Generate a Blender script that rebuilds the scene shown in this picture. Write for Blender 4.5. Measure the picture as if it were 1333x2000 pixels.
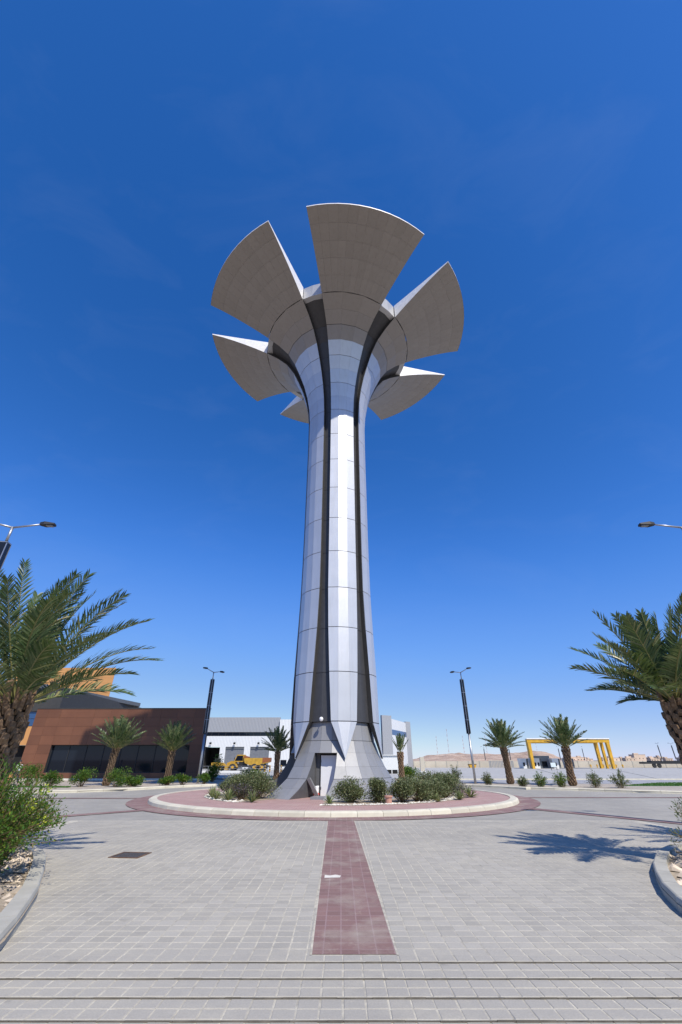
import bpy, math, random
from math import sin, cos, radians as R, pi, sqrt, atan2, tan
from mathutils import Vector, Matrix

for o in list(bpy.data.objects): bpy.data.objects.remove(o)
scene = bpy.context.scene
COL = scene.collection

# ------------------------------------------------------------------ camera
cam = bpy.data.cameras.new('camera')
cam.sensor_fit = 'HORIZONTAL'; cam.sensor_width = 24.0
cam.lens = 827.2 / 1333.0 * 24.0
cam.clip_start = 0.05; cam.clip_end = 20000
camo = bpy.data.objects.new('camera', cam); COL.objects.link(camo)
camo.location = (0, 0, 1.85); camo.rotation_euler = (R(90 + 30.39), 0, 0)
scene.camera = camo

# ------------------------------------------------------------------ light
SUN_EL = R(50)
SUN_AZ = R(30)                                  # to the right of straight behind the viewer
SUN_DIR = Vector((sin(SUN_AZ) * cos(SUN_EL), -cos(SUN_AZ) * cos(SUN_EL), sin(SUN_EL)))
world = bpy.data.worlds.new('World'); scene.world = world; world.use_nodes = True
wn = world.node_tree.nodes; wl = world.node_tree.links; wn.clear()
sky = wn.new('ShaderNodeTexSky'); sky.sky_type = 'NISHITA'; sky.sun_disc = False
sky.sun_elevation = SUN_EL; sky.sun_rotation = atan2(sin(SUN_AZ), -cos(SUN_AZ))
sky.altitude = 1500; sky.air_density = 1.0; sky.dust_density = 0.2; sky.ozone_density = 8.0
bg = wn.new('ShaderNodeBackground'); bg.inputs['Strength'].default_value = 0.10
wo = wn.new('ShaderNodeOutputWorld')
cv = wn.new('ShaderNodeRGBCurve')                 # even colour grade of the whole sky, as the camera's processing gives it
k1 = wn.new('ShaderNodeVectorMath'); k1.operation = 'SCALE'; k1.inputs['Scale'].default_value = .1
k2 = wn.new('ShaderNodeVectorMath'); k2.operation = 'SCALE'; k2.inputs['Scale'].default_value = 10.0
for ch, pts in enumerate((((0, 0), (.039, .016), (.119, .125), (.30, .33), (.6, .62), (1, 1)), ((0, 0), (.082, .101), (.245, .322), (.503, .51), (.75, .75), (1, 1)), ((0, 0), (.195, .38), (.507, .82), (.816, .83), (1, .88)))):
    c = cv.mapping.curves[ch]
    while len(c.points) < len(pts): c.points.new(.5, .5)
    for p, (x, y) in zip(c.points, pts): p.location = (x, y)
cv.mapping.use_clip = False; cv.mapping.extend = 'EXTRAPOLATED'; cv.mapping.update()
wl.new(sky.outputs['Color'], k1.inputs[0]); wl.new(k1.outputs[0], cv.inputs['Color']); wl.new(cv.outputs['Color'], k2.inputs[0])
# faint high cirrus streaks
tcw = wn.new('ShaderNodeTexCoord'); mpw = wn.new('ShaderNodeMapping'); mpw.inputs['Scale'].default_value = (1.6, 3.2, 6.0); mpw.inputs['Rotation'].default_value = (.3, .5, .4)
nzw = wn.new('ShaderNodeTexNoise'); nzw.inputs['Scale'].default_value = 2.1; nzw.inputs['Detail'].default_value = 8; nzw.inputs['Roughness'].default_value = .58; nzw.inputs['Distortion'].default_value = .6
wl.new(tcw.outputs['Generated'], mpw.inputs['Vector']); wl.new(mpw.outputs['Vector'], nzw.inputs['Vector'])
rmw = wn.new('ShaderNodeMapRange'); rmw.inputs['From Min'].default_value = .50; rmw.inputs['From Max'].default_value = .85; rmw.inputs['To Max'].default_value = .035
wl.new(nzw.outputs['Fac'], rmw.inputs['Value'])
mxw = wn.new('ShaderNodeMix'); mxw.data_type = 'RGBA'; mxw.inputs[7].default_value = (5.2, 6.2, 8.0, 1)
wl.new(rmw.outputs['Result'], mxw.inputs[0]); wl.new(k2.outputs[0], mxw.inputs[6]); wl.new(mxw.outputs[2], bg.inputs['Color']); wl.new(bg.outputs['Background'], wo.inputs['Surface'])
sl = bpy.data.lights.new('sun', 'SUN'); sl.energy = 4.5; sl.angle = R(0.53); sl.color = (1.0, 0.94, 0.84)
so = bpy.data.objects.new('sun', sl); COL.objects.link(so)
so.rotation_euler = SUN_DIR.to_track_quat('Z', 'Y').to_euler(); so.location = (30, -40, 60)
vs = scene.view_settings
vs.view_transform = 'Standard'; vs.look = 'None'; vs.exposure = 0.12; vs.gamma = 1.0; vs.use_curve_mapping = False

CX, CY = -.38, 29.3           # tower and roundabout centre
# ------------------------------------------------------------------ materials
MATS = {}
def newmat(name):
    m = bpy.data.materials.new(name); m.use_nodes = True
    nt = m.node_tree; b = nt.nodes['Principled BSDF']; MATS[name] = m
    return m, nt, b
def rgb(h):
    h = h.lstrip('#'); v = [int(h[i:i+2], 16) / 255 for i in (0, 2, 4)]
    return tuple((c / 12.92 if c <= .04045 else ((c + .055) / 1.055) ** 2.4) for c in v) + (1,)
def V4(c): return c if len(c) == 4 else tuple(c) + (1,)
def noise(nt, scale, detail=4, rough=.55, coord='Object', vec=None):
    n = nt.nodes.new('ShaderNodeTexNoise'); n.inputs['Scale'].default_value = scale
    n.inputs['Detail'].default_value = detail; n.inputs['Roughness'].default_value = rough
    if vec is None:
        t = nt.nodes.new('ShaderNodeTexCoord'); vec = t.outputs[coord]
    nt.links.new(vec, n.inputs['Vector']); return n
def ramp(nt, fac, stops):
    r = nt.nodes.new('ShaderNodeValToRGB'); e = r.color_ramp.elements
    while len(e) < len(stops): e.new(.5)
    for i, (p, c) in enumerate(stops): e[i].position = p; e[i].color = V4(c)
    nt.links.new(fac, r.inputs['Fac']); return r.outputs['Color']
def mix(nt, fac, a, b, mode='MIX'):
    m = nt.nodes.new('ShaderNodeMix'); m.data_type = 'RGBA'; m.blend_type = mode
    for s, v in ((m.inputs[0], fac), (m.inputs[6], a), (m.inputs[7], b)):
        if hasattr(v, 'is_output') or hasattr(v, 'node'): nt.links.new(v, s)
        elif isinstance(v, (int, float)): s.default_value = v
        else: s.default_value = V4(v)
    return m.outputs[2]
def bump(nt, b, h, strength=.3, dist=.01):
    n = nt.nodes.new('ShaderNodeBump'); n.inputs['Strength'].default_value = strength
    n.inputs['Distance'].default_value = dist
    nt.links.new(h, n.inputs['Height']); nt.links.new(n.outputs['Normal'], b.inputs['Normal'])
def rnd_island(nt):
    g = nt.nodes.new('ShaderNodeNewGeometry'); return g.outputs['Random Per Island']
def rnd_obj(nt):
    g = nt.nodes.new('ShaderNodeObjectInfo'); return g.outputs['Random']
def plain(name, c, rough=.6, metal=0, var=.12, scale=3.0, spec=None, rnd=None, rvar=.15):
    m, nt, b = newmat(name)
    n = noise(nt, scale)
    lo = [x * (1 - var) for x in c[:3]]; hi = [min(1, x * (1 + var)) for x in c[:3]]
    col = ramp(nt, n.outputs['Fac'], [(.25, lo), (.75, hi)])
    if rnd:
        f = rnd_obj(nt) if rnd == 'obj' else rnd_island(nt)
        col = mix(nt, 1.0, col, ramp(nt, f, [(0, (1 - rvar,) * 3), (1, (1 + rvar,) * 3)]), 'MULTIPLY')
    nt.links.new(col, b.inputs['Base Color'])
    b.inputs['Roughness'].default_value = rough; b.inputs['Metallic'].default_value = metal
    if spec is not None: b.inputs['Specular IOR Level'].default_value = spec
    return m

def metal_panel(name, c, metal, rough, rvar=.06):
    m, nt, b = newmat(name)
    n = noise(nt, .6, 3); n2 = noise(nt, 9, 5)
    col = ramp(nt, n.outputs['Fac'], [(.3, [x * .96 for x in c]), (.7, [min(1, x * 1.03) for x in c])])
    col = mix(nt, 1.0, col, ramp(nt, rnd_obj(nt), [(0, (1 - rvar,) * 3), (1, (1, 1, 1))]), 'MULTIPLY')
    nt.links.new(col, b.inputs['Base Color'])
    r = nt.nodes.new('ShaderNodeMapRange'); nt.links.new(n2.outputs['Fac'], r.inputs['Value'])
    r.inputs['To Min'].default_value = rough - .05; r.inputs['To Max'].default_value = rough + .06
    nt.links.new(r.outputs['Result'], b.inputs['Roughness'])
    b.inputs['Metallic'].default_value = metal
    g = nt.nodes.new('ShaderNodeNewGeometry'); mp = nt.nodes.new('ShaderNodeMapping'); mp.inputs['Scale'].default_value = (2.6, 2.6, .22)
    nt.links.new(g.outputs['Position'], mp.inputs['Vector']); st = noise(nt, 1.6, 6, .62, vec=mp.outputs['Vector'])
    dirt = ramp(nt, st.outputs['Fac'], [(.48, (1, 1, 1)), (.78, (.91, .90, .88))])
    nt.links.new(mix(nt, 1.0, col, dirt, 'MULTIPLY'), b.inputs['Base Color'])
    wv = noise(nt, .9, 2, .4, vec=g.outputs['Position']); bump(nt, b, wv.outputs['Fac'], .22, .04)
    return m
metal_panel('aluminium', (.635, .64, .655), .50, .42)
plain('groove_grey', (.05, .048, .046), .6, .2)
metal_panel('shaded_aluminium', (.31, .285, .26), .15, .5, .07)  # darker, warmer copy of the aluminium; underside shade painted into its colour
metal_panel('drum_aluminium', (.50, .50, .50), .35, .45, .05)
metal_panel('grey_cladding', (.31, .31, .315), .25, .52, .12)
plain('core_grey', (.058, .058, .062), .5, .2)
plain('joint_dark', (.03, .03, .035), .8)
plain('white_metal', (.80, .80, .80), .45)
plain('galvanised', (.42, .43, .45), .42, .75)
plain('lamp_black', (.02, .021, .024), .65, 0)
plain('concrete', (.42, .40, .34), .85, 0, .14, 2.0, rnd='obj', rvar=.06)
plain('kerb_cream', (.57, .53, .42), .85, 0, .12, 2.5, rnd='obj', rvar=.12)
plain('yellow_paint', (.60, .335, .025), .5, 0, .22, 1.2)
plain('truck_yellow', (.46, .27, .03), .55, 0, .25, 2.0)
plain('black_paint', (.02, .02, .022), .5)
plain('rubber', (.03, .03, .03), .8)
plain('door_paint', (.76, .77, .79), .45, 0, .03)
plain('orange_cladding', (.60, .30, .105), .6, 0, .06, .5, rnd='obj', rvar=.05)
plain('roof_grey', (.13, .14, .15), .55, .2)
plain('soffit_dark', (.05, .05, .05), .7)
plain('hall_white', (.74, .75, .74), .5, .1, .05, .3)
plain('hall_grey', (.30, .31, .33), .5, .2, .05, .3)
plain('shutter_grey', (.23, .24, .26), .45, .3)
plain('wall_beige', (.52, .47, .38), .85, 0, .10, .4)
plain('dark_void', (.012, .012, .012), .9)
plain('rust', (.28, .10, .04), .85, .2, .35, 9)
plain('cast_iron', (.12, .11, .105), .7, .5, .3, 14)
plain('worn_iron', (.16, .095, .06), .85, .3, .5, 5)
plain('stone', (.46, .38, .29), .9, 0, .30, 6, rnd='isl', rvar=.45)
plain('pale_stone', (.66, .62, .54), .9, 0, .15, 6, rnd='isl', rvar=.25)
plain('gravel_grey', (.30, .30, .31), .9, 0, .35, 9)
plain('skin', (.35, .20, .13), .6)
plain('shirt', (.62, .70, .70), .8)
plain('trousers', (.03, .04, .06), .8)
plain('terracotta', (.50, .27, .20), .85)
plain('red_plastic', (.65, .05, .03), .5)
plain('house_sand', (.60, .47, .36), .9, 0, .1, .2, rnd='obj', rvar=.22)
plain('mast_red', (.50, .22, .20), .7)
plain('mast_white', (.75, .73, .72), .7)
plain('twig', (.20, .13, .07), .9, 0, .3, 8)

def glass(name, tint, rough=.03, spec=.4):
    m, nt, b = newmat(name)
    b.inputs['Base Color'].default_value = V4(tint); b.inputs['Roughness'].default_value = rough
    b.inputs['Specular IOR Level'].default_value = spec; b.inputs['IOR'].default_value = 1.45
    return m
glass('tinted_glass', (.008, .012, .02))
glass('blue_glass', (.03, .08, .20), .08, .8)
glass('solar_black', (.012, .013, .018), .25, .5)

# brown fine-board cladding
m, nt, b = newmat('brown_cladding')
tc = nt.nodes.new('ShaderNodeTexCoord'); n = noise(nt, .7)
w = nt.nodes.new('ShaderNodeTexWave'); w.wave_type = 'BANDS'; w.bands_direction = 'Z'; w.wave_profile = 'SAW'
w.inputs['Scale'].default_value = 1.6; w.inputs['Distortion'].default_value = 0
nt.links.new(tc.outputs['Object'], w.inputs['Vector'])
c = ramp(nt, n.outputs['Fac'], [(.3, (.150, .060, .030)), (.7, (.18, .074, .037))])
c = mix(nt, 1.0, c, ramp(nt, rnd_obj(nt), [(0, (.84,) * 3), (1, (1.12,) * 3)]), 'MULTIPLY')
c = mix(nt, ramp(nt, w.outputs['Fac'], [(.0, (.5,) * 3), (.06, (0, 0, 0))]), c, (.09, .032, .016))
nt.links.new(c, b.inputs['Base Color']); b.inputs['Roughness'].default_value = .55
# corrugated white sheet
for nm, cc in (('corrugated_white', (.72, .73, .73)), ('corrugated_grey', (.33, .34, .36))):
    m, nt, b = newmat(nm)
    tc = nt.nodes.new('ShaderNodeTexCoord')
    w = nt.nodes.new('ShaderNodeTexWave'); w.bands_direction = 'X'; w.inputs['Scale'].default_value = .9
    nt.links.new(tc.outputs['Object'], w.inputs['Vector'])
    b.inputs['Base Color'].default_value = V4(cc); b.inputs['Roughness'].default_value = .5
    bump(nt, b, w.outputs['Fac'], .6, .08)

def sand_mat(name, a, b_, c, sc):
    m, nt, b = newmat(name)
    n = noise(nt, sc, 8, .6); n2 = noise(nt, sc * 14, 6, .65)
    col = ramp(nt, n.outputs['Fac'], [(.3, a), (.5, b_), (.72, c)])
    col = mix(nt, .45, col, ramp(nt, n2.outputs['Fac'], [(.3, [x * .6 for x in a]), (.7, [min(1, x * 1.25) for x in c])]))
    nt.links.new(col, b.inputs['Base Color']); b.inputs['Roughness'].default_value = .95
    bump(nt, b, n2.outputs['Fac'], .5, .03)
sand_mat('desert_sand', (.20, .155, .115), (.25, .195, .145), (.31, .25, .19), .02)
sand_mat('bed_soil', (.24, .18, .12), (.34, .27, .19), (.48, .41, .31), .9)
sand_mat('verge_soil', (.30, .25, .19), (.40, .34, .27), (.48, .43, .36), .5)
sand_mat('yard_concrete', (.36, .35, .325), (.41, .40, .375), (.45, .44, .41), .10)
sand_mat('gravel_bed', (.24, .24, .25), (.32, .32, .33), (.40, .40, .41), 1.2)
sand_mat('joint_sand', (.27, .25, .215), (.46, .42, .335), (.62, .57, .45), .55)
sand_mat('hill_rock', (.15, .085, .06), (.40, .265, .18), (.64, .50, .38), .05)

# grey pavers (each block its own tone, plus worn and sandy patches in place)
def paver_mat(name, base, tone, sandy=.5, textured=False, bw=.2, bh=.2, joint=None, lane=True):
    m, nt, b = newmat(name)
    g = nt.nodes.new('ShaderNodeNewGeometry'); pos = g.outputs['Position']
    n1 = noise(nt, .28, 6, .6, vec=pos); n2 = noise(nt, 1.1, 6, .65, vec=pos); n3 = noise(nt, 60, 4, .6, vec=pos)
    col = ramp(nt, rnd_island(nt), [(0, [x * (1 - tone) for x in base]), (.5, base), (1, [x * (1 + tone) for x in base])])
    if textured:
        br = nt.nodes.new('ShaderNodeTexBrick'); nt.links.new(pos, br.inputs['Vector'])
        br.offset = 0.0 if bw == bh else .5; br.inputs['Scale'].default_value = 1
        br.inputs['Brick Width'].default_value = bw; br.inputs['Row Height'].default_value = bh
        br.inputs['Mortar Size'].default_value = .010; br.inputs['Mortar Smooth'].default_value = .3
        br.inputs['Color1'].default_value = V4([x * (1 - tone) for x in base]); br.inputs['Color2'].default_value = V4([x * (1 + tone) for x in base])
        br.inputs['Mortar'].default_value = V4(joint); col = br.outputs['Color']
    # tyre-polished lane running round the roundabout and in from the approach
    if lane:
        vm = nt.nodes.new('ShaderNodeVectorMath'); vm.operation = 'DISTANCE'; nt.links.new(pos, vm.inputs[0]); vm.inputs[1].default_value = (CX, CY, 0)
        nd = noise(nt, .5, 5, .6, vec=pos); ad = nt.nodes.new('ShaderNodeMath'); ad.operation = 'MULTIPLY_ADD'; nt.links.new(nd.outputs['Fac'], ad.inputs[0]); ad.inputs[1].default_value = 2.2; nt.links.new(vm.outputs['Value'], ad.inputs[2])
        mr = nt.nodes.new('ShaderNodeMapRange'); nt.links.new(ad.outputs[0], mr.inputs['Value']); mr.inputs['From Min'].default_value = 10; mr.inputs['From Max'].default_value = 20
        lanec = ramp(nt, mr.outputs['Result'], [(.18, (.15,) * 3), (.30, (.62,) * 3), (.44, (.30,) * 3), (.56, (.55,) * 3), (.80, (0, 0, 0))])
        col = mix(nt, lanec, col, [x * .76 for x in base])
        sp = noise(nt, 2.3, 2, .4, vec=pos); sp2 = noise(nt, 9, 3, .5, vec=pos)
        col = mix(nt, mix(nt, 1.0, ramp(nt, sp.outputs['Fac'], [(.70, (0, 0, 0)), (.76, (.5,) * 3)]), ramp(nt, sp2.outputs['Fac'], [(.40, (0, 0, 0)), (.60, (1, 1, 1))]), 'MULTIPLY'), col, [x * .42 for x in base])
    # wear: broad darker (tyre polished) and lighter (sand film) patches
    col = mix(nt, ramp(nt, n1.outputs['Fac'], [(.42, (0, 0, 0)), (.62, (.5,) * 3)]), col, [x * .80 for x in base])
    n4 = noise(nt, 3.2, 7, .7, vec=pos)
    col = mix(nt, ramp(nt, n4.outputs['Fac'], [(.60, (0, 0, 0)), (.74, (sandy * .9,) * 3)]), col, (.52, .46, .35))
    col = mix(nt, ramp(nt, n2.outputs['Fac'], [(.48, (0, 0, 0)), (.72, (sandy,) * 3)]), col, (.47, .43, .345))
    col = mix(nt, .35, col, mix(nt, 1.0, col, ramp(nt, n3.outputs['Fac'], [(.3, (.7,) * 3), (.7, (1.25,) * 3)]), 'MULTIPLY'))
    nt.links.new(col, b.inputs['Base Color']); b.inputs['Roughness'].default_value = .82
    bump(nt, b, n3.outputs['Fac'], .25, .004)
    return m
paver_mat('paver_grey', (.385, .357, .303), .10, .6)
paver_mat('paver_grey_far', (.35, .326, .28), .09, .4, True, .2, .193, (.40, .375, .32))
paver_mat('brick_red', (.40, .235, .205), .13, .25, True, .22, .11, (.45, .36, .32), lane=False)
paver_mat('red_surface', (.235, .136, .118), .12, .5, True, .2, .2, (.30, .20, .19), lane=False)
plain('recess_grey', (.12, .12, .125), .6, .2)
plain('riser_dirt', (.13, .115, .09), .9, 0, .4, 6)

# foliage: every leaf its own tone, light through the blade
def leaf_mat(name, stops, trans=.3, rough=.5):
    m, nt, b = newmat(name)
    col = ramp(nt, rnd_island(nt), stops)
    nt.links.new(col, b.inputs['Base Color']); b.inputs['Roughness'].default_value = rough
    b.inputs['Specular IOR Level'].default_value = .35
    t = nt.nodes.new('ShaderNodeBsdfTranslucent'); nt.links.new(mix(nt, .4, col, (.25, .32, .04)), t.inputs['Color'])
    mx = nt.nodes.new('ShaderNodeMixShader'); mx.inputs[0].default_value = trans
    out = nt.nodes['Material Output']
    nt.links.new(b.outputs[0], mx.inputs[1]); nt.links.new(t.outputs[0], mx.inputs[2]); nt.links.new(mx.outputs[0], out.inputs['Surface'])
    return m
leaf_mat('palm_leaf', [(0, (.046, .085, .030)), (.5, (.090, .138, .052)), (.88, (.150, .192, .085)), (1, (.34, .28, .13))], .16, .36)
leaf_mat('bush_leaf', [(0, (.035, .085, .012)), (.5, (.065, .150, .018)), (.85, (.11, .20, .022)), (.97, (.24, .30, .03)), (1, (.22, .15, .06))], .35)
leaf_mat('thin_leaf', [(0, (.06, .09, .035)), (.6, (.11, .15, .06)), (1, (.20, .20, .10))], .3)
leaf_mat('silver_leaf', [(0, (.065, .088, .036)), (.5, (.130, .158, .064)), (.9, (.25, .27, .14)), (1, (.20, .14, .08))], .22)
leaf_mat('purple_leaf', [(0, (.05, .06, .035)), (.6, (.10, .095, .06)), (.85, (.12, .08, .09)), (1, (.20, .16, .30))], .2)
leaf_mat('agave_leaf', [(0, (.14, .19, .07)), (.6, (.24, .28, .12)), (1, (.36, .36, .17))], .2, .45)
leaf_mat('red_leaf', [(0, (.06, .025, .02)), (.6, (.11, .04, .03)), (1, (.10, .09, .04))], .2)
leaf_mat('grass_blade', [(0, (.05, .13, .02)), (1, (.10, .22, .04))], .2)
m, nt, b = newmat('palm_rachis'); nn = noise(nt, 4)
nt.links.new(ramp(nt, nn.outputs['Fac'], [(.3, (.16, .17, .05)), (.7, (.30, .27, .10))]), b.inputs['Base Color']); b.inputs['Roughness'].default_value = .5
m, nt, b = newmat('palm_boot'); nn = noise(nt, 14, 6)
c = ramp(nt, nn.outputs['Fac'], [(.25, (.10, .062, .036)), (.5, (.21, .140, .085)), (.75, (.36, .265, .175))])
c = mix(nt, 1.0, c, ramp(nt, rnd_island(nt), [(0, (.65,) * 3), (1, (1.25, 1.2, 1.15))]), 'MULTIPLY')
c = mix(nt, 1.0, c, ramp(nt, rnd_obj(nt), [(0, (.7,) * 3), (1, (1.25, 1.2, 1.15))]), 'MULTIPLY')
nt.links.new(c, b.inputs['Base Color']); b.inputs['Roughness'].default_value = .9; bump(nt, b, nn.outputs['Fac'], .8, .02)
plain('palm_trunk', (.11, .075, .048), .95, 0, .35, 9)

# ------------------------------------------------------------------ mesh helpers
class MB:
    def __init__(s): s.v = []; s.f = []; s.mi = []
    def poly(s, pts, mi=0):
        i = len(s.v); s.v += [tuple(p) for p in pts]; s.f.append(tuple(range(i, i + len(pts)))); s.mi.append(mi)
    def prism(s, pts, z0, z1, mi=0):
        n = len(pts); i = len(s.v)
        s.v += [(p[0], p[1], z0) for p in pts] + [(p[0], p[1], z1) for p in pts]
        s.f.append(tuple(i + n + k for k in range(n))); s.f.append(tuple(i + k for k in reversed(range(n)))); s.mi += [mi, mi]
        for k in range(n):
            s.f.append((i + k, i + (k + 1) % n, i + n + (k + 1) % n, i + n + k)); s.mi.append(mi)
    def box(s, x0, x1, y0, y1, z0, z1, mi=0):
        s.prism([(x0, y0), (x1, y0), (x1, y1), (x0, y1)], z0, z1, mi)
    def hexa(s, b, t, mi=0):
        """solid between quad b and quad t (same winding)"""
        i = len(s.v); s.v += [tuple(p) for p in b] + [tuple(p) for p in t]
        n = len(b)
        s.f.append(tuple(i + n + k for k in range(n))); s.f.append(tuple(i + k for k in reversed(range(n)))); s.mi += [mi, mi]
        for k in range(n):
            s.f.append((i + k, i + (k + 1) % n, i + n + (k + 1) % n, i + n + k)); s.mi.append(mi)
    def tube(s, pts, rad, n=8, mi=0, cap=True):
        pts = [Vector(p) for p in pts]; rings = []
        if not isinstance(rad, (list, tuple)): rad = [rad] * len(pts)
        for k, p in enumerate(pts):
            t = (pts[min(k + 1, len(pts) - 1)] - pts[max(k - 1, 0)]).normalized()
            a = t.orthogonal().normalized() if abs(t.z) < .999 else Vector((1, 0, 0))
            if abs(t.z) < .99: a = t.cross(Vector((0, 0, 1))).normalized()
            b = t.cross(a); i = len(s.v)
            for q in range(n):
                an = 2 * pi * q / n; s.v.append(tuple(p + (a * cos(an) + b * sin(an)) * rad[k]))
            rings.append(i)
        for k in range(len(rings) - 1):
            for q in range(n):
                s.f.append((rings[k] + q, rings[k] + (q + 1) % n, rings[k + 1] + (q + 1) % n, rings[k + 1] + q)); s.mi.append(mi)
        if cap:
            s.f.append(tuple(rings[-1] + q for q in range(n))); s.f.append(tuple(rings[0] + q for q in reversed(range(n)))); s.mi += [mi, mi]
    def mesh(s, name, mats, smooth=False):
        me = bpy.data.meshes.new(name); me.from_pydata(s.v, [], s.f)
        if isinstance(mats, str): mats = [mats]
        for m in mats: me.materials.append(MATS[m])
        if len(mats) > 1: me.polygons.foreach_set('material_index', s.mi)
        if smooth: me.polygons.foreach_set('use_smooth', [True] * len(me.polygons))
        me.update(); return me
    def build(s, name, mats, parent=None, smooth=False):
        return link(name, s.mesh(name, mats, smooth), parent)
def link(name, me, parent=None, loc=None, rot=None, scale=None):
    o = bpy.data.objects.new(name, me); COL.objects.link(o)
    if parent: o.parent = parent
    if loc: o.location = loc
    if rot: o.rotation_euler = rot
    if scale: o.scale = scale if hasattr(scale, '__len__') else (scale,) * 3
    return o
def tag(o, label=None, cat=None, group=None, kind=None):
    if label: o['label'] = label
    if cat: o['category'] = cat
    if group: o['group'] = group
    if kind: o['kind'] = kind
    return o
def thing(name, label, cat, loc=(0, 0, 0), rz=0, group=None):
    o = bpy.data.objects.new(name, None); COL.objects.link(o); o.location = loc; o.rotation_euler = (0, 0, rz)
    o.empty_display_size = .2
    return tag(o, label, cat, group)
def copy_tree(o, parent=None):
    c = o.copy(); COL.objects.link(c); c.parent = parent
    for ch in list(o.children): copy_tree(ch, c)
    return c
def struct(name, mb, mats, parent=None):
    o = mb.build(name, mats, parent); o['kind'] = 'structure'; return o
def onebox(name, mat, parent, x0, x1, y0, y1, z0, z1):
    m = MB(); m.box(x0, x1, y0, y1, z0, z1); return m.build(name, mat, parent)

def pol(r, az, z=0, c=(CX, CY)): return (c[0] + r * sin(az), c[1] - r * cos(az), z)

# ================================================================== GROUND AND ROADS
m = MB(); S = 6000
m.poly([(-S, -S, -.03), (S, -S, -.03), (S, S, -.03), (-S, S, -.03)]); struct('ground', m, 'desert_sand')
def arc(r, a0, a1, n, c=(CX, CY)): return [(c[0] + r * sin(a0 + (a1 - a0) * k / n), c[1] - r * cos(a0 + (a1 - a0) * k / n)) for k in range(n + 1)]
# far edge of the road: the outer circle swinging out into the side roads
FAR = [(-70, 29.0), (-40, 30.2), (-26, 31.2), (-20.5, 32.2), (-17.3, 33.4), (-15.2, 35.2)]
FAR += [p for p in arc(15.75, R(-118), R(-242), 22)]
FAR += [(13.4, 37.5), (15.8, 35.9), (19.6, 33.2), (22.5, 31.6), (30, 30.3), (45, 29.8), (70, 29.5)]
m = MB(); m.poly([(p[0], p[1], 0) for p in [(-70, 2), (70, 2)] + FAR[::-1]]); road = struct('road', m, 'paver_grey_far')

# paving blocks on the apron in front of the roundabout
random.seed(4)
PX, PY = .2, .1933
Y0 = 4.30
def row_y(j): return Y0 + j * PY
STEP_J = {2, 4, 6, 8, 10}                       # courses: a low lip at the near edge of every second row
ys_line = [row_y(j) for j in sorted(STEP_J)]
NJ = 72
SX = .66                                         # right edge of the red strip measured along y
def strip_x(y): t = (y - 6.46) / (18.68 - 6.46); return (-.33 + t * (-.14), .62 + t * (-.15))
def near_edge(y):
    L = [(4.0, -3.2), (5.5, -3.45), (6.5, -3.76), (7.42, -4.14), (8.57, -4.65), (10.03, -5.43), (11.12, -6.06), (11.7, -6.9), (12.4, -9), (30, -9)]
    Rr = [(4.0, 3.9), (6.0, 4.2), (7.83, 4.69), (8.71, 5.03), (10.03, 5.71), (11.64, 6.86), (12.52, 7.9), (13.2, 10), (30, 10)]
    def it(P):
        for (a, b), (c, d) in zip(P, P[1:]):
            if a <= y <= c: return b + (d - b) * (y - a) / (c - a)
        return P[-1][1]
    return it(L), it(Rr)
def paver_geo(mb, x0, x1, y0, y1, zn, zf, g=.0065):
    x0 += g * random.uniform(.5, 1.5); x1 -= g * random.uniform(.5, 1.5); y0 += g * random.uniform(.5, 1.6); y1 -= g * random.uniform(.5, 1.5)
    d = random.uniform(-.0012, .0012); c = .006
    b = [(x0, y0, -.03), (x1, y0, -.03), (x1, y1, -.03), (x0, y1, -.03)]
    s_ = [(x0, y0, zn + d - .004), (x1, y0, zn + d - .004), (x1, y1, zf + d - .004), (x0, y1, zf + d - .004)]
    t = [(x0 + c, y0 + c, zn + d), (x1 - c, y0 + c, zn + d), (x1 - c, y1 - c, zf + d), (x0 + c, y1 - c, zf + d)]
    i = len(mb.v); mb.v += b + s_ + t
    for k in range(4):
        q = (k + 1) % 4
        mb.f.append((i + k, i + q, i + 4 + q, i + 4 + k)); mb.f.append((i + 4 + k, i + 4 + q, i + 8 + q, i + 8 + k)); mb.mi += [0, 0]
    mb.f.append((i + 8, i + 9, i + 10, i + 11)); mb.mi.append(0)
field = MB(); singles = 0
BASEZ = .012; sand = MB()                                      # block tops stand this high; bed of sand just under them
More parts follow.
